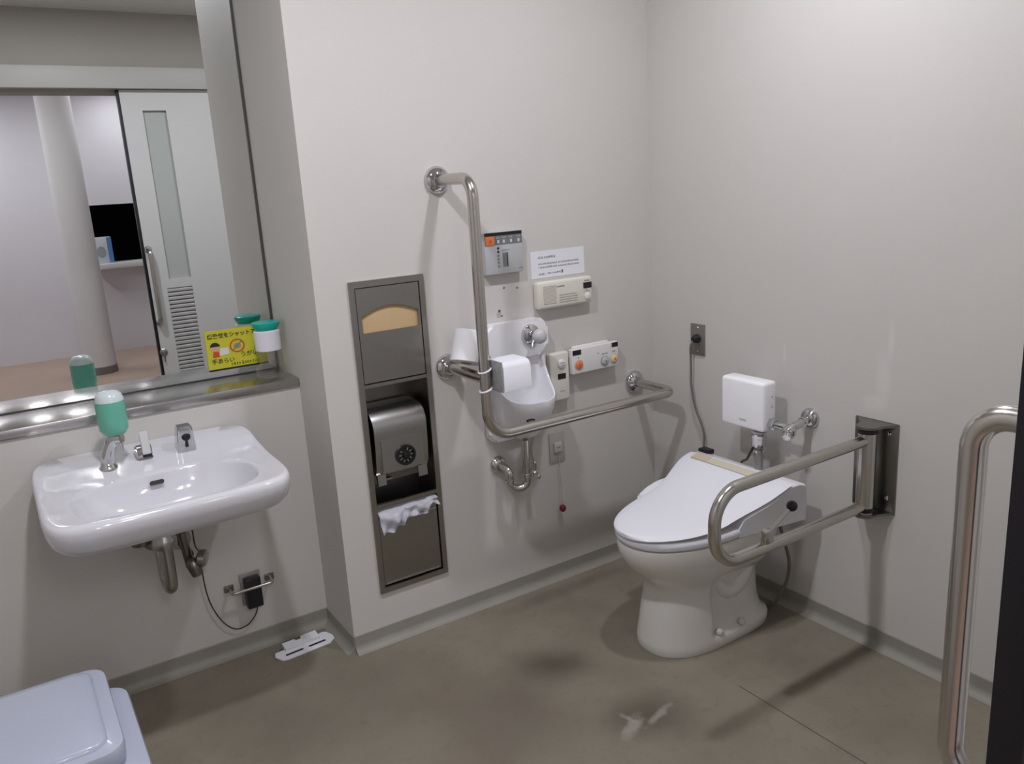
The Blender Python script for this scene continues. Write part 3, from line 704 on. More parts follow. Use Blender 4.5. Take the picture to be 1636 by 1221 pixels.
for xa, xb in ((rx0+0.002, rx0+0.032), (rx1-0.040, rx1-0.006)):
    bm = new_bm(); prism(bm, [(-0.014, 0.580), (-0.006, 0.580), (0.004, 0.618), (-0.012, 0.618)], 'x', xa, xb); fin('tear_tongue', bm, STL, t, 0)
bm = new_bm(); box(bm, (rx0+0.01, 0.05, 0.57), (rx1-0.01, 0.06, 0.60)); fin('feed_bar', bm, STLD, t, 0)
bm = new_bm(); box(bm, (-1.215, 0.012, 0.586), (-1.190, 0.049, 0.592)); fin('paper_guide', bm, STL, t, 0)
# bag hanging out of the waste opening
t = thing('waste_bag', 'crumpled white plastic bag hanging out of the cabinet waste opening', 'bag', (-1.16, -0.01, 0.43))
bm = new_bm(); rnd = random.Random(5); g = []
NX, NZ = 26, 12
for i in range(NX+1):
    row = []
    for j in range(NZ+1):
        u, v = i/NX, j/NZ
        x = -1.262+0.222*u
        ln = 0.092 if u < 0.42 else (0.045 if u < 0.62 else (0.066 if u < 0.82 else 0.03))
        ln = 0.5*ln + 0.5*(0.095-0.06*u)
        z = 0.500 - ln*v + (0.004*math.sin(u*23))*v
        y = 0.030 - 0.050*min(1, v*3.0) + 0.009*math.sin(u*31+v*5)*v + 0.007*math.sin(u*13-v*9)*v - (0.016*math.sin(math.pi*min(1, u/0.42)) if u < 0.42 else 0)*math.sin(math.pi*v)
        y = min(y, -0.0055 if v > 0.45 else 0.03) + rnd.uniform(-0.0015, 0.0015)
        row.append(bm.verts.new((x, y, z)))
    g.append(row)
for i in range(NX):
    for j in range(NZ): bm.faces.new((g[i][j], g[i+1][j], g[i+1][j+1], g[i][j+1]))
bmesh.ops.solidify(bm, geom=list(bm.faces), thickness=0.0012)
fin('bag_film', bm, BAG, t, 60)

# ================================================================== L-SHAPED GRAB BAR
GX, GY, GZ0, GZ1, GR = -0.936, -0.228, 0.734, 1.572, 0.0185
t = thing('wall_grab_bar', 'long L-shaped stainless grab bar on the back wall', 'grab bar', (-0.52, GY/2, GZ0-0.02))
bm = new_bm(); tube(bm, fillet([(GX, -0.005, GZ1), (GX, GY, GZ1), (GX, GY, GZ0), (-0.105, GY, GZ0), (-0.105, -0.005, GZ0)], [0.062, 0.085, 0.045], 12), GR, 28); fin('bar', bm, STL, t)
bm = new_bm(); cyl(bm, (GX-0.016, -0.005, 0.942), (GX-0.002, GY, 0.935), GR, 24); fin('middle_stay', bm, STL, t)
for x, z in ((GX, GZ1), (GX-0.016, 0.942), (-0.105, GZ0)):
    bm = new_bm(); lathe(bm, [(0.046, 0), (0.046, 0.004), (0.043, 0.012), (0.034, 0.021), (0.024, 0.026), (0.0235, 0.030), (0.019, 0.030)], (x, -0.0005, z), (0, -1, 0), 36); fin('flange', bm, CHR, t)

# toilet paper holder strapped to the bar
t = thing('paper_holder', 'white toilet paper holder strapped to the upright of the grab bar', 'paper holder', (-0.85, -0.25, 0.89))
hz0, hz1 = 0.893, 0.990
bm = new_bm()
box(bm, (-0.912, -0.292, hz0), (-0.906, -0.192, hz1+0.004), 0.001); pl = fin('side_plate', bm, mat('worn_grey_plate', (0.36, 0.36, 0.36), 0.5, 0.3, var=0.3, vscale=60), t)
bm = new_bm(); prism(bm, [(-0.192, hz1), (-0.192, hz1-0.005), (-0.268, hz1-0.010), (-0.284, hz1-0.022), (-0.290, hz0+0.004), (-0.295, hz0+0.004), (-0.294, hz1-0.016), (-0.284, hz1-0.004), (-0.268, hz1)], 'x', -0.905, -0.800); cv = fin('cover_flap', bm, PLW, t)
bm = new_bm(); prism(bm, [(-0.192, hz1-0.006), (-0.268, hz1-0.010), (-0.284, hz1-0.022), (-0.290, hz0+0.004), (-0.240, hz0+0.004), (-0.20, hz1-0.03)], 'x', -0.805, -0.801); fin('cover_cheek', bm, PLW, cv, 0)
bm = new_bm(); cyl(bm, (-0.906, -0.225, 0.925), (-0.820, -0.225, 0.925), 0.018, 20); fin('spindle', bm, STLD, t)
for z in (0.898, 0.962):
    bm = new_bm(); tube(bm, [V(GX+0.0205*math.cos(a), GY+0.0205*math.sin(a), z+0.006*math.cos(a)) for a in [2*math.pi*k/24 for k in range(25)]], 0.0028, 8); fin('cable_tie', bm, PLW, t)
bm = new_bm(); box(bm, (-0.9355, GY-0.004, 0.935), (-0.906, GY+0.004, 0.960)); fin('clamp', bm, STLD, t, 0)
# spare roll leaning behind the bar
t = thing('toilet_roll', 'white toilet paper roll leaning on the grab bar by the small basin', 'toilet roll', (-0.945, -0.12, 0.96))
MR = Matrix.Translation((-0.933, -0.128, 1.025)) @ Matrix.Rotation(R(20), 4, 'Y') @ Matrix.Rotation(R(-11), 4, 'X')
bm = new_bm(); lathe(bm, [(0.019, -0.053), (0.053, -0.053), (0.055, -0.051), (0.055, 0.051), (0.053, 0.053), (0.019, 0.053), (0.019, -0.053)], (0, 0, 0), (0, 0, 1), 36)
for f in [f for f in bm.faces if len(f.verts) > 8]: bm.faces.remove(f)
xform(bm, list(bm.verts), MR); fin('paper', bm, TIS, t)
bm = new_bm(); lathe(bm, [(0.0165, -0.0535), (0.019, -0.0535), (0.019, 0.0535), (0.0165, 0.0535), (0.0165, -0.0535)], (0, 0, 0), (0, 0, 1), 24)
for f in [f for f in bm.faces if len(f.verts) > 8]: bm.faces.remove(f)
xform(bm, list(bm.verts), MR); fin('cardboard_core', bm, TAN, t)

# ================================================================== SMALL HAND BASIN
t = thing('hand_basin', 'small white wall-hung hand basin behind the grab bar', 'hand basin', (-0.684, -0.05, 0.63))
HBX = -0.684
bm = new_bm(); vs = prism(bm, rrect(HBX, 0.849, 0.132, 0.217, 0.035, 8), 'y', -0.024, -0.0005)
fe = [e for e in bm.edges if all(v.co.y < -0.02 for v in e.verts)]
bmesh.ops.bevel(bm, geom=fe, offset=0.010, segments=3, affect='EDGES'); fin('back_plate', bm, CERH, t)
bm = new_bm(); vs = prism(bm, rrect(HBX, 1.001, 0.133, 0.067, 0.036, 8), 'y', -0.046, -0.001)
fe = [e for e in bm.edges if all(v.co.y < -0.04 for v in e.verts)]
bmesh.ops.bevel(bm, geom=fe, offset=0.012, segments=3, affect='EDGES'); fin('tap_ledge', bm, CERH, t)
NA, hw = 40, 0.117
def dpt(a, s):
    """plan point of the D-shaped bowl; a in -90..90, s scales towards the wall centre"""
    c, q = math.sin(R(a)), math.cos(R(a))
    x = hw*math.copysign(abs(c)**0.80, c); y = -0.178*abs(q)**0.72
    return x*s, y*(s if s > 0.999 else (0.25+0.75*s))
def rimz(y): return 0.787 + 0.150*math.exp((y+0.03)/0.050) if y < -0.03 else 0.937
angs = [-90+180*k/NA for k in range(NA+1)]
prof = [('o', 0.30, 0.640), ('o', 0.55, 0.660), ('o', 0.74, 0.690), ('o', 0.88, 0.735), ('o', 0.965, None, -0.035), ('o', 1.0, None, -0.010), ('o', 0.992, None, 0.0), ('i', 0.955, None, 0.0), ('i', 0.93, None, -0.010), ('i', 0.86, 0.770), ('i', 0.72, 0.735), ('i', 0.50, 0.712), ('i', 0.22, 0.704)]
bm = new_bm(); G = []
for p in prof:
    row = []
    for a in angs:
        x, y = dpt(a, p[1]); y0 = dpt(a, 1.0)[1]
        if p[2] is None: z = rimz(y0) + p[3]
        elif p[0] == 'o': z = min(p[2], rimz(y0)-0.04)
        else: z = p[2]
        row.append(bm.verts.new((HBX+x, min(-0.012, y), z)))
    G.append(row)
for A, B in zip(G, G[1:]):
    for i in range(NA): bm.faces.new((A[i], A[i+1], B[i+1], B[i]))
fin('bowl', bm, CERH, t, 60)
bm = new_bm(); box(bm, (HBX-0.05, -0.030, 0.905), (HBX-0.012, -0.0235, 0.916), 0.001); fin('overflow_slot', bm, GRY, t)
nrm = V(-0.273, -0.879, -0.391).normalized(); ex = V(0, 0, 1).cross(nrm).normalized(); ez = nrm.cross(ex)
MO = Matrix((ex, nrm, ez)).transposed().to_4x4(); MO.translation = V(-0.720, -0.156, 0.732)
bm = new_bm(); prism(bm, ellipse(0, 0, 0.016, 0.0075), 'y', -0.0008, 0.0014); xform(bm, list(bm.verts), MO); em = fin('oval_emblem', bm, INK, t, 0)
bm = new_bm(); plate_hole(bm, ellipse(0, 0, 0.0085, 0.0036), [ellipse(0, 0, 0.0065, 0.0022)], 'y', 0.0012, 0.0018); xform(bm, list(bm.verts), MO); fin('emblem_ring', bm, LGR, em, 0)

# push tap
t = thing('push_tap', 'chrome wall tap with a round grey push knob over the small basin', 'tap', (-0.60, -0.05, 0.975))
bm = new_bm(); lathe(bm, [(0.038, 0), (0.038, 0.004), (0.035, 0.012), (0.024, 0.018), (0.016, 0.020), (0.016, 0.045)], (-0.630, -0.046, 1.014), (0, -1, 0), 32); fin('tap_flange', bm, CHR, t)
bm = new_bm(); lathe(bm, [(0.012, 0), (0.022, 0.005), (0.027, 0.016), (0.027, 0.024), (0.022, 0.036), (0.012, 0.042), (0.002, 0.043)], (-0.630, -0.086, 1.014), (0, -1, 0), 32); fin('push_knob', bm, mat('grey_knob', (0.52, 0.52, 0.54), 0.35), t)
bm = new_bm(); tube(bm, fillet([(-0.630, -0.066, 1.014), (-0.636, -0.076, 0.994), (-0.644, -0.082, 0.977)], 0.01, 4), 0.009, 12); fin('spout', bm, CHR, t)
# trap and stop valve
tx, ty = -0.708, -0.095
t = thing('hand_basin_trap', 'chrome U-shaped drain trap below the small hand basin', 'drain pipe', (tx, ty, 0.45))
bm = new_bm(); tube(bm, fillet([(tx, ty, 0.643), (tx, ty, 0.462), (tx-0.060, ty+0.02, 0.462), (tx-0.064, ty+0.02, 0.540), (tx-0.066, -0.001, 0.540)], [0.028, 0.028, 0.026], 8), 0.0135, 20); fin('trap_pipe', bm, CHRD if False else STL, t)
for (a, d) in (((tx, ty, 0.508), (0, 0, 1)), ((tx-0.062, ty+0.02, 0.492), (0, 0, 1))):
    bm = new_bm(); lathe(bm, [(0.014, -0.008), (0.018, -0.007), (0.018, 0.007), (0.014, 0.008)], a, d, 20); fin('trap_collar', bm, CHR, t)
bm = new_bm(); lathe(bm, [(0.034, 0), (0.031, 0.010), (0.022, 0.018), (0.015, 0.020)], (tx-0.066, -0.0005, 0.540), (0, -1, 0), 28); fin('wall_flange', bm, CHR, t)
t = thing('angle_valve', 'small chrome angle valve beside the hand basin trap', 'valve', (-0.650, -0.05, 0.45))
bm = new_bm(); tube(bm, spline([(-0.655, -0.075, 0.66), (-0.664, -0.062, 0.60), (-0.660, -0.058, 0.56), (-0.652, -0.055, 0.535)], 6), 0.0055, 12); fin('riser', bm, CHR, t)
bm = new_bm(); lathe(bm, [(0.007, 0), (0.011, 0.004), (0.011, 0.018), (0.007, 0.022), (0.010, 0.03), (0.011, 0.055), (0.006, 0.060)], (-0.650, -0.055, 0.478), (0, 0, 1), 18); cyl(bm, (-0.650, -0.055, 0.495), (-0.650, -0.001, 0.495), 0.009, 16); fin('valve_body', bm, CHR, t)
bm = new_bm(); lathe(bm, [(0.006, 0), (0.012, 0.004), (0.013, 0.016), (0.008, 0.022)], (-0.650, -0.06, 0.486), (0.35, -1, -0.35), 18); fin('valve_knob', bm, CHR, t)
bm = new_bm(); lathe(bm, [(0.022, 0), (0.019, 0.006), (0.009, 0.010)], (-0.650, -0.0005, 0.495), (0, -1, 0), 20); fin('valve_flange', bm, CHR, t)

# ================================================================== PANELS ON THE BACK WALL
# grey remote control of the washing seat
t = thing('seat_control_panel', 'grey control panel with orange key beside the grab bar upright', 'control panel', (-0.695, 0, 1.245))
bm = new_bm(); box(bm, (-0.775, -0.030, 1.243), (-0.620, -0.0005, 1.388), 0.004); fin('housing', bm, LGR, t)
yf = -0.0301
bm = new_bm(); box(bm, (-0.774, yf-0.001, 1.376), (-0.621, yf+0.001, 1.3875)); fin('black_band', bm, BLK, t, 0)
bm = new_bm(); box(bm, (-0.774, yf-0.0008, 1.345), (-0.621, yf+0.001, 1.376)); kb = fin('key_band', bm, mat('dark_grey_keys', (0.17, 0.17, 0.18), 0.4), t, 0)
bm = new_bm(); box(bm, (-0.772, yf-0.003, 1.345), (-0.736, yf, 1.375), 0.001); ok = fin('orange_key', bm, ORG, t)
bm = new_bm(); prism(bm, ellipse(-0.753, 1.359, 0.005, 0.005, 12), 'y', yf-0.0035, yf-0.0028); fin('key_mark', bm, REDP, ok, 0)
for k, x in enumerate((-0.720, -0.697, -0.667, -0.636)):
    bm = new_bm(); marks(bm, x-0.008, x+0.006, 1.369, 0.006, yf-0.0008, seed=20+k); box(bm, (x-0.004, yf-0.0012, 1.350), (x+0.004, yf-0.0006, 1.361)); fin('key_icon', bm, mat('pale_icon', (0.6, 0.6, 0.62), 0.6), kb, 0)
for k in range(6):
    bm = new_bm(); prism(bm, ellipse(-0.722, 1.333-0.0125*k, 0.0042, 0.0042, 14), 'y', yf-0.0012, yf); fin('indicator', bm, INK if k < 2 else INKG, t, 0)
bm = new_bm(); box(bm, (-0.704, yf-0.0012, 1.268), (-0.684, yf, 1.316)); sc_ = fin('slide_window', bm, mat('slide_grey', (0.18, 0.19, 0.19), 0.4), t, 0)
bm = new_bm(); box(bm, (-0.6875, yf-0.002, 1.268), (-0.684, yf-0.0012, 1.316)); fin('slide_edge', bm, INK, sc_, 0)
bm = new_bm(); marks(bm, -0.706, -0.678, 1.325, 0.004, yf, seed=9); marks(bm, -0.640, -0.626, 1.258, 0.004, yf, seed=10); fin('tiny_print', bm, INKG, t, 0)
shift(t, -0.011, 0.0, -0.002)

# taped notice
t = thing('paper_notice', 'white paper notice with black print taped above the intercom', 'notice', (-0.457, 0, 1.20))
bm = new_bm(); box(bm, (-0.580, -0.0012, 1.203), (-0.337, -0.0004, 1.302)); fin('sheet', bm, PAP, t, 0)
bm = new_bm()
marks(bm, -0.547, -0.470, 1.278, 0.0085, -0.0012, 0.9, 31)
marks(bm, -0.547, -0.365, 1.255, 0.0065, -0.0012, 0.9, 32); marks(bm, -0.547, -0.365, 1.242, 0.0065, -0.0012, 0.9, 33)
marks(bm, -0.547, -0.520, 1.218, 0.0085, -0.0012, 1, 34); marks(bm, -0.508, -0.450, 1.219, 0.0065, -0.0012, 0.6, 35)
box(bm, (-0.444, -0.0017, 1.214), (-0.438, -0.0012, 1.226)); fin('print', bm, mat('faded_print', (0.10, 0.10, 0.12), 0.7), t, 0)

# intercom
t = thing('intercom', 'cream wall intercom with speaker grille below the paper notice', 'intercom', (-0.44, 0, 1.10))
bm = new_bm(); box(bm, (-0.572, -0.036, 1.102), (-0.322, -0.0005, 1.202), 0.010, 3); fin('case', bm, PLC, t)
yf = -0.0362
gr = fin('speaker_grille', (lambda b: (box(b, (-0.549, yf-0.0004, 1.119), (-0.492, yf, 1.186)), b)[1])(new_bm()), mat('cream_recess', (0.50, 0.46, 0.40), 0.6), t, 0)
for k in range(14):
    z = 1.1215+k*0.0048
    bm = new_bm(); box(bm, (-0.549, yf-0.0016, z), (-0.492, yf-0.0004, z+0.0028)); fin('grille_bar', bm, PLC, gr, 0)
bm = new_bm(); box(bm, (-0.366, yf-0.0012, 1.158), (-0.328, yf, 1.180)); fin('black_label', bm, BLK, t, 0)
bm = new_bm(); marks(bm, -0.361, -0.338, 1.187, 0.006, yf, seed=41); marks(bm, -0.489, -0.455, 1.179, 0.005, yf, seed=42); fin('dark_print', bm, INK, t, 0)
bm = new_bm()
for k in range(4): marks(bm, -0.478, -0.395 if k else -0.400, 1.146-0.0088*k, 0.0042, yf, seed=43+k)
marks(bm, -0.360, -0.338, 1.148, 0.004, yf, seed=49); fin('instruction_print', bm, mat('brown_print', (0.34, 0.31, 0.27), 0.7), t, 0)
bm = new_bm(); lathe(bm, [(0.0135, 0), (0.0135, 0.003), (0.011, 0.005), (0.003, 0.0055)], (-0.348, yf, 1.128), (0, -1, 0), 24); fin('call_button', bm, PLP, t)
bm = new_bm(); prism(bm, ellipse(-0.352, 1.153, 0.0022, 0.0022, 10), 'y', yf-0.001, yf); fin('lamp_dot', bm, INKG, t, 0)
shift(t, -0.006, 0.0, -0.009)

# emergency call box
t = thing('call_box', 'upright cream call box with black label beside the small basin', 'call box', (-0.455, 0, 0.745))
bm = new_bm(); box(bm, (-0.525, -0.032, 0.750), (-0.437, -0.0005, 0.936), 0.008, 3); fin('case', bm, PLC, t)
yf = -0.0322
bm = new_bm(); lathe(bm, [(0.018, 0), (0.018, 0.003), (0.015, 0.006), (0.004, 0.007)], (-0.474, yf, 0.892), (0, -1, 0), 28); bt = fin('button', bm, PLP, t)
bm = new_bm(); marks(bm, -0.483, -0.464, 0.897, 0.005, yf-0.007, seed=51); marks(bm, -0.479, -0.467, 0.887, 0.006, yf-0.007, seed=52); fin('button_print', bm, INKG, bt, 0)
bm = new_bm(); box(bm, (-0.493, yf-0.001, 0.834), (-0.457, yf, 0.855)); fin('black_label', bm, BLK, t, 0)
bm = new_bm(); marks(bm, -0.484, -0.462, 0.787, 0.004, yf, seed=53); fin('tiny_print', bm, INKG, t, 0)

shift(t, -0.012, 0.0, -0.014)

# flush remote with three round buttons
t = thing('flush_remote', 'wide pale wall remote with orange, grey and yellow round buttons', 'remote control', (-0.305, 0, 0.82))
bm = new_bm(); box(bm, (-0.405, -0.020, 0.835), (-0.228, -0.0005, 0.930), 0.008, 3); fin('holder', bm, PLP, t)
bm = new_bm(); box(bm, (-0.430, -0.046, 0.828), (-0.205, -0.0205, 0.926), 0.005, 3); fin('case', bm, PLP, t)
yf = -0.0462
for x, z, M_, nm in ((-0.401, 0.864, ORG, 'orange_button'), (-0.275, 0.858, LGR, 'grey_button'), (-0.229, 0.860, YLW, 'yellow_button')):
    bm = new_bm(); lathe(bm, [(0.020, 0), (0.020, 0.002), (0.017, 0.003)], (x, yf, z), (0, -1, 0), 28); q = fin(nm, bm, LGR if M_ is not LGR else GRY, t)
    bm = new_bm(); lathe(bm, [(0.0165, 0.0025), (0.0165, 0.004), (0.013, 0.007), (0.003, 0.008)], (x, yf, z), (0, -1, 0), 28); fin('button_cap', bm, M_, q)
    bm = new_bm(); prism(bm, ellipse(x, z, 0.0035, 0.0045, 10), 'y', yf-0.0086, yf-0.0075); fin('button_mark', bm, INKG if M_ is LGR else REDP, q, 0)
bm = new_bm(); box(bm, (-0.428, yf-0.001, 0.902), (-0.388, yf, 0.921)); fin('black_label', bm, BLK, t, 0)
bm = new_bm(); box(bm, (-0.238, yf-0.001, 0.906), (-0.208, yf, 0.923)); fin('black_label', bm, BLK, t, 0)
bm = new_bm(); marks(bm, -0.405, -0.397, 0.891, 0.006, yf, seed=61); marks(bm, -0.288, -0.262, 0.887, 0.006, yf, seed=62); marks(bm, -0.236, -0.224, 0.889, 0.007, yf, seed=63); marks(bm, -0.310, -0.300, 0.893, 0.004, yf, seed=64); fin('print', bm, INKG, t, 0)

shift(t, -0.015, 0.0, 0.001)

# pull cord switch with red ball
t = thing('pull_cord_switch', 'grey wall switch with a hanging cord ending in a red ball', 'switch', (-0.503, 0, 0.29))
bm = new_bm(); box(bm, (-0.541, -0.006, 0.487), (-0.469, -0.0005, 0.607), 0.002); fin('plate', bm, mat('warm_grey_plate', (0.46, 0.44, 0.41), 0.4), t)
bm = new_bm(); box(bm, (-0.523, -0.014, 0.528), (-0.487, -0.006, 0.568), 0.003); sw = fin('switch_cap', bm, mat('pale_grey_cap', (0.56, 0.54, 0.52), 0.4), t)
bm = new_bm(); marks(bm, -0.515, -0.496, 0.549, 0.008, -0.014, seed=71); fin('cap_print', bm, INKG, sw, 0)
bm = new_bm(); cyl(bm, (-0.505, -0.012, 0.530), (-0.506, -0.024, 0.312), 0.0012, 8); fin('pull_cord', bm, mat('pale_cord', (0.45, 0.40, 0.36), 0.7), t)
bm = new_bm(); bmesh.ops.create_uvsphere(bm, u_segments=24, v_segments=16, radius=0.014, matrix=Matrix.Translation((-0.506, -0.024, 0.300)) @ Matrix.Diagonal((0.95, 0.95, 1.08, 1))); fin('ball', bm, RED, t)

# old screw holes left in the wall
for k, (x, z) in enumerate(((-0.700, 1.187), (-0.644, 1.181), (-0.725, 1.107), (-0.716, 1.088))):
    bm = new_bm(); lathe(bm, [(0.0055 if k == 2 else 0.0038, 0), (0.0055 if k == 2 else 0.0038, 0.0006), (0.001, 0.0007)], (x, -0.0001, z), (0, -1, 0), 14); fin('screw_hole', bm, mat('hole_grey', (0.13, 0.125, 0.12), 0.9), WB)
bm = new_bm(); prism(bm, rrect(-0.728, 1.093, 0.009, 0.010, 0.004, 4), 'y', -0.0005, 0.0); fin('chipped_patch', bm, mat('filler_grey', (0.42, 0.41, 0.40), 0.9), WB, 0)

# ================================================================== RIGHT WALL
# outlet with plug
t = thing('steel_socket', 'steel wall socket plate above the toilet cord', 'socket', (0, -0.258, 0.866))
bm = new_bm(); box(bm, (-0.006, -0.294, 0.866), (-0.0005, -0.222, 0.986), 0.0015); fin('plate', bm, mat('steel_plate', (0.30, 0.28, 0.26), 0.38, 0.8), t)
for z in (0.880, 0.972):
    bm = new_bm(); lathe(bm, [(0.004, 0), (0.003, 0.0015)], (-0.006, -0.258, z), (-1, 0, 0), 12); fin('plate_screw', bm, STL, t)
t = thing('plug_cord', 'black plug with grey cord running down the wall to the toilet seat', 'cord', (-0.02, -0.26, 0.46))
bm = new_bm(); lathe(bm, [(0.017, 0), (0.016, 0.012), (0.010, 0.024), (0.005, 0.026)], (-0.006, -0.258, 0.930), (-1, 0, 0), 24); fin('plug', bm, BLK, t)
bm = new_bm(); tube(bm, spline([(-0.026, -0.256, 0.928), (-0.036, -0.252, 0.905), (-0.026, -0.242, 0.86), (-0.022, -0.240, 0.80), (-0.022, -0.241, 0.745), (-0.020, -0.258, 0.66), (-0.018, -0.288, 0.60), (-0.018, -0.303, 0.555), (-0.020, -0.304, 0.52), (-0.030, -0.312, 0.47), (-0.070, -0.345, 0.43)], 6), 0.0042, 10); fin('cord', bm, CORDM, t)

# cistern box
t = thing('cistern_box', 'small white flush cistern box on the right wall above the toilet', 'cistern', (-0.10, -0.605, 0.68))
bm = new_bm(); box(bm, (-0.142, -0.692, 0.680), (-0.074, -0.504, 0.852), 0.012, 4); fin('case', bm, PLB, t)
text_mesh('maker_mark', 'TOTO', 0.010, Matrix(((0, 0, -1, -0.1424), (-1, 0, 0, -0.590), (0, 1, 0, 0.706), (0, 0, 0, 1))), INKG, t, 0.0002)
for z, y_ in ((0.80, -0.6923), (0.765, -0.6923)):
    bm = new_bm(); lathe(bm, [(0.004, 0), (0.003, 0.001)], (-0.098, y_, z), (0, -1, 0), 12); fin('case_screw', bm, LGR, t)
bm = new_bm(); box(bm, (-0.074, -0.61, 0.73), (-0.0005, -0.55, 0.80)); fin('wall_bracket', bm, PLW, t, 0)
# water pipe with valve
t = thing('flush_valve', 'chrome elbow valve joining the cistern box to the wall', 'valve', (-0.05, -0.74, 0.69))
bm = new_bm(); cyl(bm, (-0.100, -0.6925, 0.706), (-0.100, -0.765, 0.706), 0.0125, 20); tube(bm, fillet([(-0.100, -0.735, 0.706), (-0.100, -0.772, 0.706), (-0.002, -0.772, 0.722)], 0.012, 6), 0.0145, 20); fin('pipe', bm, CHR, t)
bm = new_bm(); lathe(bm, [(0.012, 0), (0.022, 0.001), (0.022, 0.014), (0.018, 0.018), (0.012, 0.019)], (-0.100, -0.6925, 0.706), (0, -1, 0), 6); fin('coupling_nut', bm, CHR, t, 20)
bm = new_bm(); lathe(bm, [(0.012, 0), (0.021, 0.004), (0.023, 0.020), (0.020, 0.030), (0.014, 0.034), (0.013, 0.046), (0.003, 0.048)], (-0.098, -0.770, 0.706), (-0.8, -0.3, -0.45), 24); fin('valve_cap', bm, CHR, t)
bm = new_bm(); lathe(bm, [(0.0125, 0), (0.017, 0.001), (0.017, 0.012), (0.0125, 0.013)], (-0.045, -0.772, 0.715), (1, 0, 0.1), 24); fin('collar', bm, CHR, t)
bm = new_bm(); lathe(bm, [(0.035, 0), (0.033, 0.008), (0.026, 0.018), (0.014, 0.022)], (-0.0005, -0.772, 0.722), (-1, 0, 0), 32); fin('wall_flange', bm, CHR, t)
# down pipe
t = thing('flush_pipe', 'flush pipe with chrome nut between cistern box and toilet', 'pipe', (-0.118, -0.655, 0.45))
bm = new_bm(); cyl(bm, (-0.118, -0.655, 0.680), (-0.118, -0.655, 0.5405), 0.0145, 24); fin('pipe', bm, mat('grey_pipe', (0.34, 0.33, 0.31), 0.35, 0.6), t)
bm = new_bm(); lathe(bm, [(0.015, 0), (0.024, 0.002), (0.024, 0.030), (0.027, 0.034), (0.027, 0.052), (0.022, 0.056)], (-0.118, -0.655, 0.620), (0, 0, 1), 24); lathe(bm, [(0.015, 0), (0.020, 0.003), (0.020, 0.012), (0.015, 0.015)], (-0.118, -0.655, 0.598), (0, 0, 1), 24); fin('union_nut', bm, CHR, t)
bm = new_bm(); tube(bm, spline([(-0.130, -0.640, 0.615), (-0.132, -0.628, 0.59), (-0.128, -0.612, 0.565), (-0.120, -0.590, 0.552), (-0.12, -0.58, 0.543)], 6), 0.0042, 10); fin('supply_hose', bm, CORDB, t)

# ================================================================== TOILET
TC = -0.610
t = thing('toilet', 'white toilet with closed lid against the right wall', 'toilet', (-0.38, TC, 0.0))
def egg(xf, xr, w, xm, z, N=96, nf=2.15, nr=4.0, notch=0.0):
    out = []
    for i in range(N):
        a = 2*math.pi*i/N; u, v = math.cos(a), math.sin(a)
        n = nf if u >= 0 else nr
        x = xm + ((xf-xm) if u >= 0 else (xr-xm))*abs(u)**(2/n)
        ww = w - notch*smooth01((x-(-0.425))/0.006)
        out.append(V(x, TC + ww*math.copysign(abs(v)**(2/n), v), z))
    return out
rings = [egg(-0.604, -0.104, 0.136, -0.40, 0.0, nf=2.35), egg(-0.606, -0.102, 0.138, -0.40, 0.004, nf=2.35), egg(-0.605, -0.102, 0.138, -0.40, 0.030, nf=2.35), egg(-0.603, -0.106, 0.137, -0.40, 0.040, nf=2.35, notch=0.004),
         egg(-0.601, -0.124, 0.135, -0.40, 0.052, nf=2.35, notch=0.018), egg(-0.594, -0.139, 0.131, -0.40, 0.10, nf=2.3, notch=0.020), egg(-0.584, -0.144, 0.126, -0.40, 0.16, nf=2.3, notch=0.018),
         egg(-0.576, -0.144, 0.122, -0.39, 0.205, nf=2.25, notch=0.014), egg(-0.577, -0.134, 0.125, -0.38, 0.228, nf=2.2, notch=0.008), egg(-0.592, -0.124, 0.138, -0.38, 0.250, nf=2.2, notch=0.002), egg(-0.622, -0.114, 0.160, -0.38, 0.282, nf=2.1),
         egg(-0.655, -0.105, 0.174, -0.38, 0.318, nf=2.1), egg(-0.674, -0.10, 0.181, -0.38, 0.350, nf=2.1), egg(-0.682, -0.095, 0.185, -0.38, 0.385, nf=2.1), egg(-0.680, -0.095, 0.184, -0.38, 0.399, nf=2.1), egg(-0.665, -0.10, 0.174, -0.38, 0.403, nf=2.1)]
bm = new_bm(); loft(bm, rings); fin('bowl_and_foot', bm, CERW, t, 50)
for sgn in (-1, 1):
    bm = new_bm()   # trapway bulge on the side
    path = spline([(-0.40, TC+sgn*0.098, 0.24), (-0.34, TC+sgn*0.094, 0.175), (-0.27, TC+sgn*0.092, 0.19), (-0.225, TC+sgn*0.092, 0.27), (-0.20, TC+sgn*0.092, 0.36)], 6)
    tube(bm, path, 0.030, 16, [0.012+0.022*math.sin(math.pi*(0.08+0.84*k/(len(path)-1))) for k in range(len(path))]); fin('trapway_bulge', bm, CERW, t, 60)
for x in (-0.396, -0.290):
    bm = new_bm(); lathe(bm, [(0.013, 0), (0.013, 0.006), (0.009, 0.012), (0.003, 0.014)], (x, TC-0.127, 0.050), (0, -0.4, 1), 18); fin('bolt_cap', bm, PLC, t)
    bm = new_bm(); lathe(bm, [(0.013, 0), (0.013, 0.006), (0.009, 0.012), (0.003, 0.014)], (x, TC+0.127, 0.050), (0, 0.4, 1), 18); fin('bolt_cap', bm, PLC, t)
# seat
rings = [egg(-0.670, -0.22, 0.176, -0.38, 0.4035, nf=2.1), egg(-0.682, -0.22, 0.185, -0.38, 0.407, nf=2.1), egg(-0.687, -0.22, 0.188, -0.38, 0.418, nf=2.1), egg(-0.685, -0.22, 0.187, -0.38, 0.431, nf=2.1), egg(-0.676, -0.22, 0.181, -0.38, 0.436, nf=2.1)]
bm = new_bm(); loft(bm, rings); fin('seat', bm, PLW, t, 50)
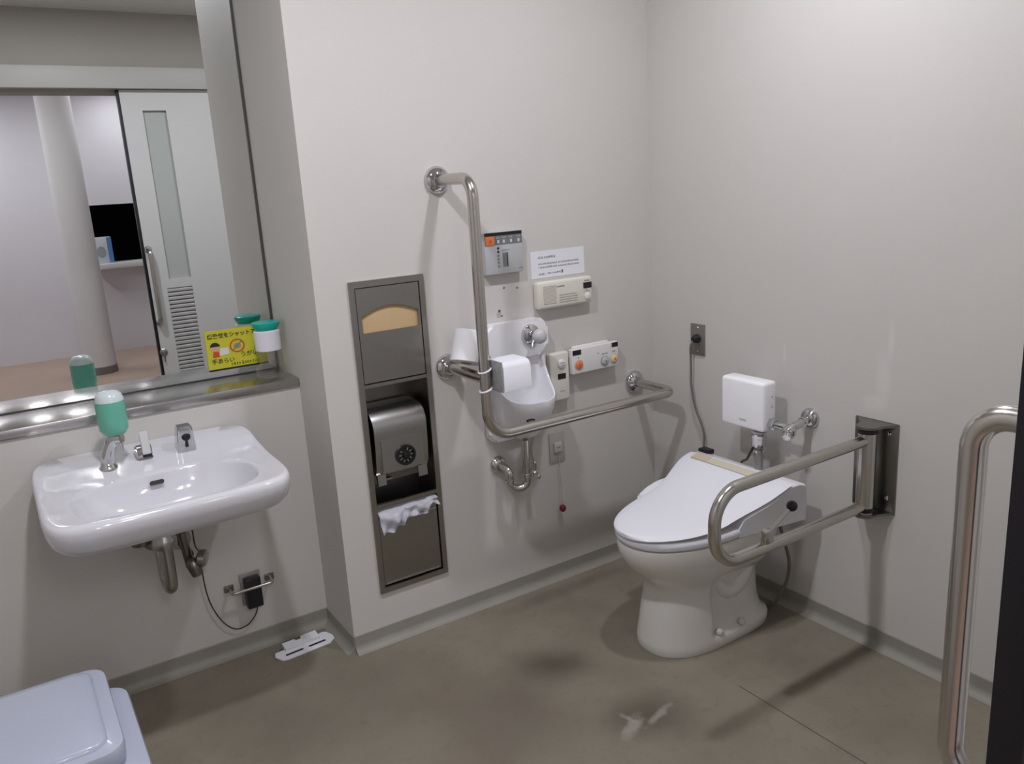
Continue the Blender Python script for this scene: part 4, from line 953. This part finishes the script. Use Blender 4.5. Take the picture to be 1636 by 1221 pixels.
# lid (profile falls from the rear hinge to the flat front)
def lz(x):
    pts = ((-0.72, 0.440), (-0.62, 0.444), (-0.55, 0.448), (-0.48, 0.453), (-0.42, 0.461), (-0.37, 0.472), (-0.32, 0.488), (-0.27, 0.508), (-0.225, 0.528), (-0.19, 0.539), (-0.165, 0.543))
    for (a, za), (b, zb) in zip(pts, pts[1:]):
        if a <= x <= b: return za+(zb-za)*(x-a)/(b-a)
    return pts[-1][1] if x > -0.2 else pts[0][1]
def lw(x):
    if x < -0.40: return 0.186*math.sqrt(max(0, 1-((x+0.40)/0.292)**2))**0.98
    return 0.186 + 0.043*smooth01((x+0.40)/0.20)
xs = [-0.692 + 0.292*(1-math.cos(math.pi/2*k/18)) for k in range(19)] + [-0.40+0.232*k/14 for k in range(1, 15)]
NVv = 24
def lid_rows(top, bot, inset):
    bm = new_bm(); T, B = [], []
    for x in xs:
        wv = max(0.004, lw(x)-inset); z = lz(x)
        rt_, rb = [], []
        for j in range(NVv+1):
            v = -1+2*j/NVv; v = math.sin(v*math.pi/2)
            edge = (abs(v)**8)
            rt_.append(bm.verts.new((x, TC+wv*v, z+top-0.006*edge-0.003*v*v)))
            rb.append(bm.verts.new((x, TC+wv*v*0.985, z+bot)))
        T.append(rt_); B.append(rb)
    n = len(xs)
    for i in range(n-1):
        for j in range(NVv):
            bm.faces.new((T[i][j], T[i+1][j], T[i+1][j+1], T[i][j+1])); bm.faces.new((B[i][j], B[i][j+1], B[i+1][j+1], B[i+1][j]))
        bm.faces.new((T[i][0], B[i][0], B[i+1][0], T[i+1][0])); bm.faces.new((T[i][NVv], T[i+1][NVv], B[i+1][NVv], B[i][NVv]))
    for i in (0, n-1):
        for j in range(NVv): bm.faces.new((T[i][j], T[i][j+1], B[i][j+1], B[i][j]) if i == 0 else (T[i][j], B[i][j], B[i][j+1], T[i][j+1]))
    return bm
fin('lid', lid_rows(0.010, -0.003, 0.0), PLW, t, 50)
# washing unit behind and under the lid
prof = [(-0.37, 0.4365), (-0.35, 0.466), (-0.32, 0.478), (-0.27, 0.498), (-0.225, 0.518), (-0.185, 0.532), (-0.160, 0.541), (-0.130, 0.540), (-0.100, 0.530), (-0.095, 0.500), (-0.095, 0.404), (-0.37, 0.404)]
bm = new_bm()
rows = []
for v, sh in ((-1, 0.006), (-0.97, 0.0), (0.97, 0.0), (1, 0.006)):
    rows.append([V(x, TC+v*(0.184+0.043*smooth01((x+0.40)/0.2)), z-(sh if z > 0.42 else 0)) for x, z in prof])
loft(bm, rows); wu = fin('washing_unit', bm, PLW, t, 40)
bm = new_bm(); prism(bm, [(-0.45, 0.404), (-0.44, 0.445), (-0.40, 0.466), (-0.35, 0.478), (-0.20, 0.482), (-0.12, 0.470), (-0.11, 0.404)], 'y', TC+0.150, TC+0.224)
bmesh.ops.bevel(bm, geom=list(bm.edges), offset=0.006, segments=2, affect='EDGES'); fin('side_arm', bm, PLW, t)
bm = new_bm(); prism(bm, [(-0.212, 0.5465), (-0.182, 0.556), (-0.180, 0.548), (-0.210, 0.538)], 'y', -0.425, -0.730); sp = fin('name_strip', bm, mat('cream_strip', (0.62, 0.58, 0.46), 0.35), t, 0)
bm = new_bm(); prism(bm, [(-0.2115, 0.5475), (-0.1825, 0.5568), (-0.182, 0.555), (-0.211, 0.546)], 'y', -0.432, -0.500); fin('pale_orange_mark', bm, mat('faded_orange', (0.60, 0.48, 0.38), 0.4), sp, 0)
bm = new_bm(); box(bm, (-0.135, -0.435, 0.534), (-0.100, -0.385, 0.552), 0.004); fin('cord_entry', bm, BLK, wu)
t = thing('seat_hose', 'thin grey hose hanging behind the toilet foot', 'hose', (-0.05, -0.70, 0.005))
bm = new_bm(); tube(bm, spline([(-0.084, -0.715, 0.36), (-0.066, -0.728, 0.28), (-0.046, -0.735, 0.20), (-0.046, -0.730, 0.13), (-0.058, -0.715, 0.075), (-0.075, -0.70, 0.03), (-0.080, -0.67, 0.0075)], 6), 0.006, 12); fin('hose_line', bm, CORDM, t)

# ================================================================== FOLD-DOWN ARM REST
FY = -1.03
t = thing('fold_down_bar', 'stainless fold-down support rail on the right wall beside the toilet', 'grab bar', (-0.36, FY, 0.47))
bm = new_bm(); tube(bm, fillet([(-0.066, FY, 0.721), (-0.728, FY, 0.718), (-0.728, FY, 0.503), (-0.066, FY, 0.505)], 0.092, 14), 0.0175, 28); fin('rail', bm, STL, t)
bm = new_bm(); cyl(bm, (-0.066, FY, 0.482), (-0.066, FY, 0.758), 0.027, 32); fin('hinge_post', bm, STL, t)
bm = new_bm(); box(bm, (-0.006, -1.092, 0.474), (-0.0005, -0.945, 0.768), 0.001); br = fin('wall_bracket', bm, STLD, t)
def tongue(z0, z1):
    bm = new_bm(); pts = [(-0.001, -1.091), (-0.001, -0.946), (-0.045, -0.990)] + [(-0.066-0.034*math.sin(R(a)), FY+0.034*math.cos(R(a))) for a in range(0, 181, 15)] + [(-0.045, -1.068)]
    prism(bm, pts, 'z', z0, z1); return bm
fin('bracket_top', tongue(0.760, 0.768), STLD, t, 30); fin('bracket_bottom', tongue(0.474, 0.482), STLD, t, 30)
for z in (0.745, 0.490):
    bm = new_bm(); lathe(bm, [(0.030, 0), (0.030, 0.012), (0.028, 0.013)], (-0.066, FY, z), (0, 0, 1), 30); fin('black_washer', bm, BLK, t)
for y, z in ((-1.066, 0.735), (-1.066, 0.525), (-0.965, 0.735), (-0.965, 0.525)):
    bm = new_bm(); lathe(bm, [(0.007, 0), (0.006, 0.004), (0.002, 0.006)], (-0.006, y, z), (-1, 0, 0), 16); fin('bracket_bolt', bm, CHR, br)
bm = new_bm(); box(bm, (-0.535, FY-0.012, 0.512), (-0.500, FY+0.012, 0.556), 0.006); cl = fin('release_clamp', bm, STL, t)
bm = new_bm(); cyl(bm, (-0.512, FY-0.004, 0.548), (-0.435, FY-0.010, 0.600), 0.005, 14); fin('release_lever', bm, STL, cl)
bm = new_bm(); bmesh.ops.create_uvsphere(bm, u_segments=24, v_segments=16, radius=0.016, matrix=Matrix.Translation((-0.427, FY-0.011, 0.606))); fin('black_knob', bm, BLK, cl)
